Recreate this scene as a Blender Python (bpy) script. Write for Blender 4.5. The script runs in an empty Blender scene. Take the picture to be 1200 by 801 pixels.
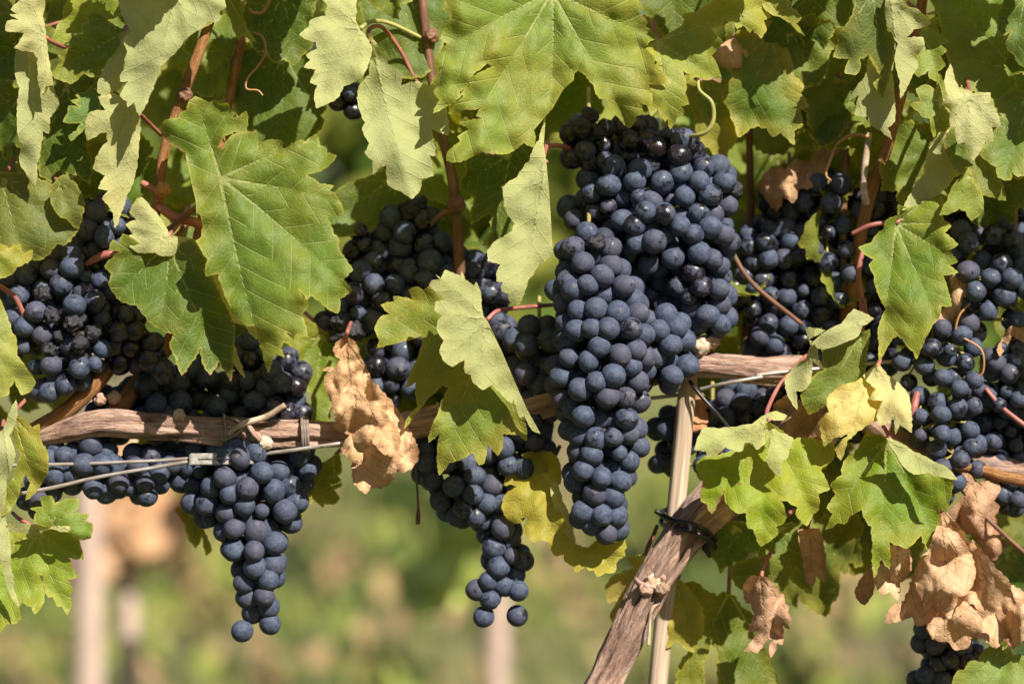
import bpy, bmesh, math, random
import numpy as np
from mathutils import Vector, noise, Matrix
from mathutils.geometry import delaunay_2d_cdt

# ------------------------------------------------------------------ camera, world, sun
S = 0.00054            # metres per photo pixel on the plane of the row
D = 1.8                # camera to row
ZC = 0.86
sc = bpy.context.scene
col = sc.collection
cd = bpy.data.cameras.new('camera')
cam = bpy.data.objects.new('camera', cd)
col.objects.link(cam)
cam.location = (0, -D, ZC)
cam.rotation_euler = (math.radians(90), 0, 0)
cd.sensor_width = 36
cd.lens = 100
cd.clip_start = 0.05
cd.clip_end = 500
cd.dof.use_dof = True
cd.dof.focus_distance = 1.765
cd.dof.aperture_fstop = 3.6
sc.camera = cam

SUN = Vector((0.40, -0.60, 0.69)).normalized()
elev = math.asin(SUN.z)
az = math.atan2(SUN.x, SUN.y)
w = bpy.data.worlds.new('World')
sc.world = w
w.use_nodes = True
nt = w.node_tree
sky = nt.nodes.new('ShaderNodeTexSky')
sky.sky_type = 'NISHITA'
sky.sun_disc = False
sky.sun_elevation = elev
sky.sun_rotation = az
nt.links.new(sky.outputs[0], nt.nodes['Background'].inputs[0])
nt.nodes['Background'].inputs[1].default_value = 0.05
ld = bpy.data.lights.new('sun', 'SUN')
ld.energy = 5.0
ld.angle = math.radians(0.5)
ld.color = (1.0, 0.93, 0.82)
lo = bpy.data.objects.new('sun', ld)
col.objects.link(lo)
lo.rotation_euler = SUN.to_track_quat('Z', 'Y').to_euler()
sc.view_settings.view_transform = 'Standard'
sc.view_settings.look = 'None'
sc.view_settings.exposure = 1.05
sc.view_settings.gamma = 1
sc.view_settings.use_curve_mapping = False
sc.cycles.max_bounces = 6
sc.cycles.transparent_max_bounces = 8

rng = np.random.default_rng(7)
random.seed(7)


def W(x, y, d=0.0):
    """photo pixel and depth (in pixel units, + is away) to a world point"""
    f = 1 + d * S / D
    return Vector(((x - 600) * S * f, d * S, ZC + (400.5 - y) * S * f))


def Wn(P):
    f = 1 + P[:, 2] * S / D
    return np.stack([(P[:, 0] - 600) * S * f, P[:, 2] * S, ZC + (400.5 - P[:, 1]) * S * f], 1)


# ------------------------------------------------------------------ helpers
def tag(o, label=None, cat=None, group=None, kind=None):
    if label: o['label'] = label
    if cat: o['category'] = cat
    if group: o['group'] = group
    if kind: o['kind'] = kind
    return o


def empty(name, loc, label=None, cat=None, group=None):
    o = bpy.data.objects.new(name, None)
    o.empty_display_size = 0.02
    col.objects.link(o)
    o.location = loc
    return tag(o, label, cat, group)


def mesh_obj(name, V, F, mat, parent=None, smooth=True, attrs=None, uv=None, color=None):
    V = np.asarray(V, dtype=np.float64)
    if parent is not None:
        V = V - np.array(parent.matrix_basis.translation)
    me = bpy.data.meshes.new(name)
    me.from_pydata(V.tolist(), [], F if isinstance(F, list) else F.tolist())
    if mat: me.materials.append(mat)
    if smooth: me.polygons.foreach_set('use_smooth', [True] * len(me.polygons))
    for k, (typ, arr) in (attrs or {}).items():
        a = me.attributes.new(k, typ, 'POINT')
        a.data.foreach_set('vector' if typ == 'FLOAT_VECTOR' else 'value', np.asarray(arr, dtype=np.float32).ravel())
    me.update()
    o = bpy.data.objects.new(name, me)
    col.objects.link(o)
    o.parent = parent
    if color: o.color = color
    return o


def catmull(P, n):
    P = [np.array(p, float) for p in P]
    if len(P) == 2: return np.array([P[0] + (P[1] - P[0]) * t for t in np.linspace(0, 1, n)])
    Q = [2 * P[0] - P[1]] + P + [2 * P[-1] - P[-2]]
    out = []
    m = len(P) - 1
    for t in np.linspace(0, m, n):
        i = min(int(t), m - 1); f = t - i
        a, b, c, d = Q[i], Q[i + 1], Q[i + 2], Q[i + 3]
        out.append(0.5 * (2 * b + (c - a) * f + (2 * a - 5 * b + 4 * c - d) * f * f + (3 * b - a - 3 * c + d) * f ** 3))
    return np.array(out)


def tube(name, pts, mat, parent=None, seg=12, n=None, rough=0.0, ridges=0, color=None, lump=0.0, seed=0):
    """pts: (x,y,d,r) in pixel units; a tapering tube with optional bark ridges"""
    n = n or max(6, len(pts) * 6)
    C = catmull(pts, n)
    W3 = Wn(C[:, :3])
    R = np.maximum(C[:, 3], 0.2) * S
    T = np.gradient(W3, axis=0)
    T /= np.linalg.norm(T, axis=1)[:, None] + 1e-12
    up = np.array([0.0, -1.0, 0.03])
    V = []; uvp = []
    L = np.concatenate([[0], np.cumsum(np.linalg.norm(np.diff(W3, axis=0), axis=1))])
    for i in range(n):
        a = np.cross(T[i], up); a /= np.linalg.norm(a) + 1e-9
        b = np.cross(T[i], a)
        for j in range(seg):
            th = 2 * math.pi * j / seg
            r = R[i]
            if rough:
                q = Vector((math.cos(th) * ridges / 6, math.sin(th) * ridges / 6, L[i] * 9 + seed * 7.3))
                h = noise.fractal(q, 0.9, 2.1, 4)
                q2 = Vector((math.cos(th) * ridges / 2, math.sin(th) * ridges / 2, L[i] * 22 + seed))
                h += 0.5 * (1 - abs(noise.noise(q2)) * 3)
                q3 = Vector((math.cos(th) * ridges / 3 + L[i] * 4, math.sin(th) * ridges / 3, L[i] * 14 + seed * 2))
                st_ = noise.noise(q3)
                h += 0.9 * max(0.0, min(1.0, (st_ - .05) * 9)) - .2
                r *= 1 + rough * h
            if lump:
                r *= 1 + lump * noise.noise(Vector((math.cos(th), math.sin(th), L[i] * 30 + seed)))
            V.append(W3[i] + (a * math.cos(th) + b * math.sin(th)) * r)
            uvp.append((math.cos(th) * R[i], math.sin(th) * R[i], L[i]))
    F = []
    for i in range(n - 1):
        for j in range(seg):
            k = (j + 1) % seg
            F.append([i * seg + j, i * seg + k, (i + 1) * seg + k, (i + 1) * seg + j])
    F.append([j for j in range(seg)][::-1])
    F.append([(n - 1) * seg + j for j in range(seg)])
    return mesh_obj(name, V, F, mat, parent, attrs={'tp': ('FLOAT_VECTOR', uvp)}, color=color)


# ------------------------------------------------------------------ materials
class NB:
    def __init__(s, name):
        s.m = bpy.data.materials.new(name); s.m.use_nodes = True
        s.t = s.m.node_tree; s.t.nodes.clear()
        s.out = s.n('ShaderNodeOutputMaterial')

    def n(s, typ, **kw):
        nd = s.t.nodes.new(typ)
        for k, v in kw.items():
            if k.startswith('_'): setattr(nd, k[1:], v)
        return nd

    def put(s, sock, v):
        if isinstance(v, bpy.types.NodeSocket): s.t.links.new(v, sock)
        elif isinstance(v, (tuple, list)) and len(v) == 3 and sock.type == 'RGBA': sock.default_value = (*v, 1)
        else: sock.default_value = v

    def math(s, op, a, b=None, c=None, clamp=False):
        nd = s.n('ShaderNodeMath', _operation=op, _use_clamp=clamp)
        s.put(nd.inputs[0], a)
        if b is not None: s.put(nd.inputs[1], b)
        if c is not None: s.put(nd.inputs[2], c)
        return nd.outputs[0]

    def mix(s, f, a, b, mode='MIX'):
        nd = s.n('ShaderNodeMix', _data_type='RGBA', _blend_type=mode)
        s.put(nd.inputs[0], f); s.put(nd.inputs[6], a); s.put(nd.inputs[7], b)
        return nd.outputs[2]

    def ss(s, v, lo, hi, a=0.0, b=1.0):
        nd = s.n('ShaderNodeMapRange', _interpolation_type='SMOOTHSTEP')
        s.put(nd.inputs[0], v); s.put(nd.inputs[1], lo); s.put(nd.inputs[2], hi); s.put(nd.inputs[3], a); s.put(nd.inputs[4], b)
        return nd.outputs[0]

    def attr(s, name, typ='GEOMETRY'):
        return s.n('ShaderNodeAttribute', _attribute_name=name, _attribute_type=typ)

    def noise(s, vec, scale, detail=3, rough=0.55, w=None):
        nd = s.n('ShaderNodeTexNoise')
        if w is not None:
            nd.noise_dimensions = '4D'; s.put(nd.inputs['W'], w)
        s.put(nd.inputs['Vector'], vec); s.put(nd.inputs['Scale'], scale)
        nd.inputs['Detail'].default_value = detail; nd.inputs['Roughness'].default_value = rough
        return nd.outputs[0]

    def vor(s, vec, scale, feat='DISTANCE_TO_EDGE'):
        nd = s.n('ShaderNodeTexVoronoi', _feature=feat)
        s.put(nd.inputs['Vector'], vec); s.put(nd.inputs['Scale'], scale)
        return nd.outputs[0]

    def bump(s, h, strength, dist, nrm=None):
        nd = s.n('ShaderNodeBump')
        s.put(nd.inputs['Height'], h); s.put(nd.inputs['Strength'], strength); s.put(nd.inputs['Distance'], dist)
        if nrm is not None: s.put(nd.inputs['Normal'], nrm)
        return nd.outputs[0]

    def bsdf(s, colr, rough, nrm=None, spec=0.5, **kw):
        nd = s.n('ShaderNodeBsdfPrincipled')
        s.put(nd.inputs['Base Color'], colr); s.put(nd.inputs['Roughness'], rough)
        s.put(nd.inputs['Specular IOR Level'], spec)
        if nrm is not None: s.put(nd.inputs['Normal'], nrm)
        for k, v in kw.items(): s.put(nd.inputs[k.replace('_', ' ')], v)
        return nd.outputs[0]

    def done(s, sh):
        s.t.links.new(sh, s.out.inputs[0]); return s.m


def leaf_material(dead=False):
    b = NB('dry_leaf' if dead else 'vine_leaf')
    va = b.attr('va'); sp = b.n('ShaderNodeSeparateXYZ'); b.put(sp.inputs[0], va.outputs['Vector'])
    un, sdist = sp.outputs[0], sp.outputs[1]      # distance to main vein / width, secondary coordinate
    lp = b.attr('lp').outputs['Vector']; edge = b.attr('edge').outputs['Fac']
    oi = b.n('ShaderNodeObjectInfo')
    rnd = oi.outputs['Random']; base = oi.outputs['Color']; yel = oi.outputs['Alpha']
    rw = b.math('MULTIPLY', rnd, 37.0)
    mainv = b.ss(un, 0.45, 1.25, 1, 0)
    fr = b.math('ABSOLUTE', b.math('SUBTRACT', b.math('FRACT', sdist), 0.5))
    sec = b.ss(fr, 0.02, 0.055, 1, 0)
    wob = b.noise(lp, 0.05, 2, w=rw)
    add = b.n('ShaderNodeVectorMath', _operation='ADD')
    nz = b.n('ShaderNodeTexNoise'); b.put(nz.inputs['Vector'], lp); b.put(nz.inputs['Scale'], 0.06)
    sc_ = b.n('ShaderNodeVectorMath', _operation='SCALE'); b.put(sc_.inputs[0], nz.outputs['Color']); sc_.inputs['Scale'].default_value = 9.0
    b.put(add.inputs[0], lp); b.put(add.inputs[1], sc_.outputs[0])
    v1 = b.vor(add.outputs[0], 0.15); v2 = b.vor(add.outputs[0], 0.36)
    t1 = b.ss(v1, 0.0, 0.13, 1, 0); t2 = b.ss(v2, 0.0, 0.2, 1, 0)
    big = b.noise(lp, 0.012, 4, w=rw); mid = b.noise(lp, 0.05, 4, 0.65, w=rw); fine = b.noise(lp, 0.45, 3, w=rw)
    geo = b.n('ShaderNodeNewGeometry'); back = geo.outputs['Backfacing']
    hsv = b.n('ShaderNodeHueSaturation'); b.put(hsv.inputs['Color'], base)
    b.put(hsv.inputs['Value'], b.math('MULTIPLY_ADD', mid, 0.9, 0.55))
    b.put(hsv.inputs['Hue'], b.math('MULTIPLY_ADD', big, -0.05, 0.522)); hsv.inputs['Saturation'].default_value = 1.05
    c = hsv.outputs[0]
    if not dead:
        # yellowing starts between the veins and near the margin
        ym = b.math('ADD', b.math('MULTIPLY', b.ss(big, 0.42, 0.68), 0.8), b.math('MULTIPLY', b.ss(edge, 0, 22, 1, 0), 0.45))
        ym = b.math('MULTIPLY', ym, yel, clamp=True)
        c = b.mix(ym, c, (0.38, 0.30, 0.045))
        veinc = b.mix(0.62, c, (0.40, 0.42, 0.17))
        c = b.mix(b.math('MULTIPLY', t1, 0.13), c, veinc)
        c = b.mix(b.math('MULTIPLY', sec, 0.45), c, veinc)
        c = b.mix(b.math('MULTIPLY', mainv, 0.95), c, veinc)
        c = b.mix(b.math('MULTIPLY', b.ss(fine, 0.62, 0.8), 0.25), c, (0.2, 0.2, 0.12))
        en = b.math('ADD', edge, b.math('MULTIPLY', b.math('SUBTRACT', mid, 0.5), 10.0))
        rim = b.ss(en, -0.5, 3.2, 1, 0)
        c = b.mix(b.math('MULTIPLY', rim, 0.6), c, (0.36, 0.34, 0.06))
        en2 = b.math('ADD', edge, b.math('MULTIPLY', b.math('SUBTRACT', big, 0.37), 55.0))
        burn = b.ss(en2, -1.0, 2.0, 1, 0)
        c = b.mix(b.math('MULTIPLY', burn, 0.8), c, (0.30, 0.15, 0.10))
        sm = b.noise(lp, 0.085, 2, 0.5, w=b.math('ADD', rw, 11.0))
        spot = b.ss(sm, 0.735, 0.76)
        c = b.mix(b.math('MULTIPLY', spot, 0.85), c, (0.20, 0.10, 0.05))
        dust = b.math('MULTIPLY', b.ss(b.noise(lp, 0.8, 2, w=rw), 0.66, 0.74), b.ss(big, 0.45, 0.6))
        c = b.mix(b.math('MULTIPLY', dust, 0.4), c, (0.5, 0.5, 0.42))
        # paler, duller underside
        cu = b.mix(0.55, c, (0.50, 0.50, 0.26))
        c = b.mix(back, c, cu)
        rough = b.math('ADD', b.math('MULTIPLY_ADD', mid, 0.25, 0.36), b.math('MULTIPLY', back, 0.3))
    else:
        c = b.mix(b.math('MULTIPLY', b.ss(big, 0.35, 0.7), 0.6), c, (0.62, 0.42, 0.24))
        c = b.mix(b.math('MULTIPLY', b.ss(mid, 0.50, 0.66), 0.6), c, (0.27, 0.14, 0.075))
        c = b.mix(b.math('MULTIPLY', b.ss(edge, 0, 7, 1, 0), 0.35), c, (0.30, 0.15, 0.08))
        c = b.mix(b.math('MULTIPLY', sec, 0.35), c, (0.26, 0.14, 0.08))
        c = b.mix(b.math('MULTIPLY', t1, 0.10), c, (0.2, 0.1, 0.05))
        c = b.mix(b.math('MULTIPLY', mainv, 0.5), c, (0.30, 0.17, 0.09))
        c = b.mix(b.math('MULTIPLY', b.ss(fine, 0.6, 0.75), 0.3), c, (0.22, 0.12, 0.07))
        rough = 0.75
    h = b.math('ADD', b.math('MULTIPLY', t1, -0.20 if not dead else -.12), b.math('MULTIPLY', sec, -0.55))
    h = b.math('ADD', h, b.math('MULTIPLY', mainv, -1.0))
    h = b.math('ADD', h, b.math('MULTIPLY', t2, -0.07))
    h = b.math('ADD', h, b.math('MULTIPLY', mid, 1.0 if not dead else 1.6))
    h = b.math('ADD', h, b.math('MULTIPLY', fine, 0.22 if not dead else 0.4))
    nrm = b.bump(h, 0.6, 0.0010 if not dead else 0.0014)
    p = b.bsdf(c, rough, nrm, spec=0.22 if not dead else 0.2)
    tr = b.n('ShaderNodeBsdfTranslucent')
    tc = b.mix(1.0, c, (2.1, 1.75, 0.5) if not dead else (1.2, 0.9, 0.6), 'MULTIPLY')
    b.put(tr.inputs[0], tc); b.put(tr.inputs['Normal'], nrm)
    mx = b.n('ShaderNodeMixShader'); mx.inputs[0].default_value = 0.38 if not dead else 0.22
    b.t.links.new(p, mx.inputs[1]); b.t.links.new(tr.outputs[0], mx.inputs[2])
    return b.done(mx.outputs[0])


def grape_material():
    b = NB('grape_skin')
    tc = b.n('ShaderNodeTexCoord').outputs['Object']
    oi = b.n('ShaderNodeObjectInfo'); rnd = oi.outputs['Random']; rub = oi.outputs['Alpha']
    rw = b.math('MULTIPLY', rnd, 53.0)
    n1 = b.noise(tc, 1.1, 4, 0.6, w=rw); n2 = b.noise(tc, 5.0, 4, 0.65, w=rw); n3 = b.noise(tc, 26.0, 2, 0.6, w=rw)
    # bloom (wax) with rubbed glossy patches; alpha of the object colour says how rubbed
    m = b.math('ADD', n1, b.math('MULTIPLY', b.math('SUBTRACT', n2, 0.5), 0.42))
    m = b.math('SUBTRACT', m, b.math('MULTIPLY', rub, 0.5))
    bloom = b.ss(m, 0.14, 0.30)
    streak = b.noise(tc, 2.6, 5, 0.75, w=b.math('ADD', rw, 5.0))
    skin = b.mix(b.ss(n1, 0.4, 0.7), (0.007, 0.006, 0.010), (0.020, 0.008, 0.013))
    wax = b.mix(b.ss(streak, 0.30, 0.72), (0.029, 0.038, 0.066), (0.088, 0.110, 0.168))
    wax = b.mix(b.ss(rnd, 0.45, 1.0, 0, 0.55), wax, (0.070, 0.060, 0.082))
    wax = b.mix(b.math('MULTIPLY', b.ss(b.noise(tc, 9.0, 4, 0.75, w=rw), 0.52, 0.68), 0.45), wax, (0.030, 0.034, 0.052))
    c = b.mix(b.math('MULTIPLY', bloom, b.math('MULTIPLY_ADD', n2, 0.4, 0.7), clamp=True), skin, wax)
    vd = b.n('ShaderNodeVectorMath', _operation='DISTANCE'); b.put(vd.inputs[0], tc); vd.inputs[1].default_value = (0, 0, -1.03)
    dd = b.math('ADD', vd.outputs['Value'], b.math('MULTIPLY', b.math('SUBTRACT', n2, 0.5), 0.12))
    ring_ = b.math('MULTIPLY', b.ss(dd, 0.10, 0.20, 1, 0), b.math('MULTIPLY_ADD', rnd, 0.6, 0.2))
    c = b.mix(ring_, c, (0.17, 0.15, 0.15))
    c = b.mix(b.math('MULTIPLY', b.ss(dd, 0.045, 0.085, 1, 0), 0.9), c, (0.03, 0.018, 0.012))
    sp = b.ss(n3, 0.69, 0.74)
    c = b.mix(b.math('MULTIPLY', sp, 0.5), c, (0.34, 0.29, 0.24))
    wr = b.ss(b.math('ABSOLUTE', b.math('SUBTRACT', b.noise(tc, 1.7, 3, 0.6, w=b.math('ADD', rw, 21.0)), 0.5)), 0.004, 0.014, 1, 0)
    c = b.mix(b.math('MULTIPLY', wr, b.math('MULTIPLY', bloom, 0.45)), c, (0.022, 0.024, 0.036))
    scar = b.ss(b.noise(tc, 3.2, 3, 0.6, w=b.math('ADD', rw, 9.0)), 0.70, 0.74)
    c = b.mix(b.math('MULTIPLY', scar, 0.6), c, (0.09, 0.06, 0.05))
    rough = b.math('ADD', b.math('MULTIPLY_ADD', bloom, 0.40, 0.20), b.math('MULTIPLY', n2, 0.12))
    nrm = b.bump(b.math('ADD', b.math('MULTIPLY', n2, 0.6), b.math('MULTIPLY', n3, 0.25)), 0.35, 0.0007)
    return b.done(b.bsdf(c, rough, nrm, spec=b.math('MULTIPLY_ADD', bloom, -0.28, 0.48)))


def raisin_material():
    b = NB('shrivelled_skin')
    tc = b.n('ShaderNodeTexCoord').outputs['Object']
    n2 = b.noise(tc, 3.0, 5, 0.7)
    c = b.mix(b.ss(n2, 0.4, 0.7), (0.008, 0.007, 0.010), (0.034, 0.034, 0.046))
    nrm = b.bump(n2, 0.8, 0.002)
    return b.done(b.bsdf(c, 0.4, nrm))


def bark_material(name, c1, c2, c3, fine=1.0):
    b = NB(name)
    tp = b.attr('tp').outputs['Vector']
    mp = b.n('ShaderNodeMapping'); b.put(mp.inputs[0], tp); mp.inputs['Scale'].default_value = (1, 1, 0.13)
    v = mp.outputs[0]
    n1 = b.noise(v, 260 * fine, 5, 0.65); n2 = b.noise(v, 900 * fine, 4, 0.7)
    mp2 = b.n('ShaderNodeMapping'); b.put(mp2.inputs[0], tp); mp2.inputs['Scale'].default_value = (1, 1, 0.5)
    n3 = b.noise(mp2.outputs[0], 60 * fine, 4, 0.6)
    c = b.mix(b.ss(n1, 0.33, 0.66), c1, c2)
    c = b.mix(b.ss(n3, 0.5, 0.72), c, c3)
    cr = b.ss(n1, 0.26, 0.42, 1, 0)
    bl = b.ss(b.noise(tp, 95 * fine, 4, 0.7), 0.5, 0.66)
    c = b.mix(b.math('MULTIPLY', bl, 0.4), c, (c3[0] * .45, c3[1] * .4, c3[2] * .4))
    c = b.mix(b.math('MULTIPLY', cr, 0.8), c, (0.035, 0.02, 0.012))
    c = b.mix(b.math('MULTIPLY', b.ss(n2, 0.56, 0.72), 0.5), c, (0.07, 0.042, 0.027))
    h = b.math('ADD', b.math('MULTIPLY', n1, 1.0), b.math('MULTIPLY', n2, 0.5))
    return b.done(b.bsdf(c, 0.85, b.bump(h, 1.0, 0.0045), spec=0.15))


def simple_mat(name, c1, c2, rough=0.6, scale=200, stretch=1.0, bump=0.3, dist=0.0005, metal=0.0, spec=0.4, use='tp'):
    b = NB(name)
    v = b.attr('tp').outputs['Vector'] if use == 'tp' else b.n('ShaderNodeTexCoord').outputs['Object']
    mp = b.n('ShaderNodeMapping'); b.put(mp.inputs[0], v); mp.inputs['Scale'].default_value = (1, 1, stretch)
    n1 = b.noise(mp.outputs[0], scale, 4, 0.6)
    c = b.mix(b.ss(n1, 0.35, 0.68), c1, c2)
    return b.done(b.bsdf(c, rough, b.bump(n1, bump, dist), spec=spec, Metallic=metal))


M_LEAF = leaf_material(); M_DEAD = leaf_material(True)
M_GRAPE = grape_material(); M_RAISIN = raisin_material()
M_BARK = bark_material('old_bark', (0.20, 0.115, 0.085), (0.50, 0.335, 0.255), (0.38, 0.28, 0.245))
M_CANE = bark_material('ripe_cane', (0.30, 0.14, 0.055), (0.44, 0.22, 0.09), (0.34, 0.18, 0.09), 1.3)
M_REDCANE = simple_mat('red_brown_cane', (0.095, 0.045, 0.025), (0.20, 0.095, 0.05), 0.6, 300, 0.15)
M_STAKE = simple_mat('weathered_stake', (0.33, 0.24, 0.17), (0.56, 0.44, 0.33), 0.85, 330, 0.04, 0.7, 0.001)
M_STALK = simple_mat('stalk_red', (0.22, 0.07, 0.06), (0.34, 0.13, 0.09), 0.5, 300, 0.2)
M_STALKG = simple_mat('stalk_green', (0.22, 0.22, 0.06), (0.34, 0.30, 0.10), 0.5, 300, 0.2)
M_TENDRIL = simple_mat('tendril_skin', (0.30, 0.15, 0.06), (0.46, 0.26, 0.11), 0.5, 300, 0.2)
M_RACHIS = simple_mat('bunch_stem_skin', (0.20, 0.17, 0.05), (0.36, 0.28, 0.10), 0.6, 300, 0.3)
M_WIRE = simple_mat('galvanised_wire', (0.20, 0.16, 0.13), (0.42, 0.41, 0.39), 0.5, 500, 0.12, 0.2, metal=0.35)
M_FERR = simple_mat('joiner_metal', (0.30, 0.28, 0.26), (0.46, 0.44, 0.40), 0.5, 500, 1, 0.6, metal=0.3)
M_BLACK = simple_mat('black_plastic', (0.010, 0.010, 0.011), (0.022, 0.02, 0.02), 0.35, 300, 0.5)
M_TWINE = simple_mat('brown_twine', (0.12, 0.09, 0.07), (0.25, 0.20, 0.16), 0.8, 900, 0.3, 0.8)
M_KNOB = simple_mat('cut_wood', (0.22, 0.14, 0.09), (0.52, 0.40, 0.30), 0.85, 60, 1, 0.6, use='obj')

# ------------------------------------------------------------------ leaves
FR = {'H1': (120, 90, 2.29), 'H2': (500, 0, 4.0), 'H3': (430, 310, 3.205), 'H4': (800, 370, 2.585), 'H5': (0, 450, 2.667),
      'H6': (560, 500, 4.005), 'H7': (990, 540, 3.067), 'H8': (0, 0, 2.965), 'I1': (750, 0, 3.64), 'I2': (960, 0, 2.8625),
      'I3': (500, 130, 3.339), 'I4': (0, 220, 2.8625), 'I5': (240, 0, 3.337), 'I6': (700, 620, 4.427), 'A1': (0, 0, 2.967),
      'A2': (300, 0, 2.967), 'A3': (600, 0, 2.967), 'A4': (900, 0, 2.967), 'B1': (0, 260, 2.967), 'B2': (300, 260, 2.967),
      'B3': (600, 260, 2.967), 'B4': (900, 260, 2.967), 'C1': (0, 530, 2.957), 'C2': (300, 530, 2.957), 'C3': (600, 530, 2.957),
      'C4': (900, 530, 2.957), 'abs': (0, 0, 1.0)}


def fpt(f, p):
    ox, oy, s = FR[f]
    return (ox + p[0] / s, oy + p[1] / s)


def parse(f, txt):
    out = []
    for tok in txt.split():
        sm = tok.endswith('s')
        x, y = tok.rstrip('s').split(',')
        X, Y = fpt(f, (float(x), float(y)))
        out.append((X, Y, sm))
    return out


def outline(P, teeth, period, r):
    """traced corner points to a fine margin: convex tooth flanks plus small teeth"""
    n = len(P)
    pts = np.array([(p[0], p[1]) for p in P])
    area = 0.5 * np.sum(pts[:, 0] * np.roll(pts[:, 1], -1) - np.roll(pts[:, 0], -1) * pts[:, 1])
    sgn = 1 if area > 0 else -1
    mids = (np.roll(pts, 1, 0) + np.roll(pts, -1, 0)) / 2
    dv = (pts - mids) * .22
    dl = np.hypot(dv[:, 0], dv[:, 1])[:, None] + 1e-6
    dv *= np.minimum(1, 3.2 / dl)
    for i in range(n):
        if not P[i][2] and not P[i - 1][2] and teeth < 4: pts[i] = pts[i] + dv[i]
    out = []
    s = 0.0; nxt = period * r.uniform(.6, 1.2); prev = 0.0; amp = teeth
    for i in range(n):
        a = pts[i]; bb = pts[(i + 1) % n]
        v = bb - a; L = np.hypot(*v)
        if L < 0.3: continue
        nrm = np.array([v[1], -v[0]]) / L * sgn
        k = max(1, int(L / 2.6))
        for j in range(k):
            t = j / k
            off = 0.0
            if not P[i][2]:
                off += math.sin(math.pi * t) * L * 0.03 * min(1, 30 / L)
                ph = (s + t * L - prev) / (nxt - prev)
                while ph >= 1:
                    prev = nxt; nxt = prev + period * r.uniform(.65, 1.4); amp = teeth * r.uniform(.5, 1.3)
                    ph = (s + t * L - prev) / (nxt - prev)
                tri = ph / 0.62 if ph < 0.62 else (1 - ph) / 0.38
                off += amp * (tri - .3) * min(1, 4 * t, 4 * (1 - t))
            out.append(a + v * t + nrm * off)
        s += L
    return np.array(out)


def in_poly(P, Q):
    x, y = P[:, 0], P[:, 1]
    res = np.zeros(len(P), bool)
    x1, y1 = Q[:, 0], Q[:, 1]; x2, y2 = np.roll(x1, -1), np.roll(y1, -1)
    for a, b_, c, d in zip(x1, y1, x2, y2):
        if b_ == d: continue
        m = ((b_ > y) != (d > y)) & (x < (c - a) * (y - b_) / (d - b_) + a)
        res ^= m
    return res


def edge_dist(P, Q):
    A = Q; B = np.roll(Q, -1, axis=0)
    out = np.full(len(P), 1e9)
    for i in range(0, len(A)):
        ab = B[i] - A[i]; ap = P - A[i]
        t = np.clip((ap @ ab) / (ab @ ab + 1e-9), 0, 1)
        d = np.hypot(ap[:, 0] - t * ab[0], ap[:, 1] - t * ab[1])
        np.minimum(out, d, out)
    return out


def nz2(x, y, z):
    return noise.noise(Vector((x, y, z)))


def nz_edge(V2, zs):
    return np.array([nz2(x / 48, y / 48, zs + 60) for x, y in V2])


def auto_tips(Q, base, k=5):
    d = np.hypot(Q[:, 0] - base[0], Q[:, 1] - base[1])
    ang = np.arctan2(Q[:, 1] - base[1], Q[:, 0] - base[0])
    order = np.argsort(-d); tips = []
    for i in order:
        if all(abs((ang[i] - a + math.pi) % (2 * math.pi) - math.pi) > math.radians(30) for _, a in tips) and d[i] > 0.32 * d[order[0]]:
            tips.append((i, ang[i]))
            if len(tips) >= k: break
    return [Q[i] for i, _ in tips]


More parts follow.
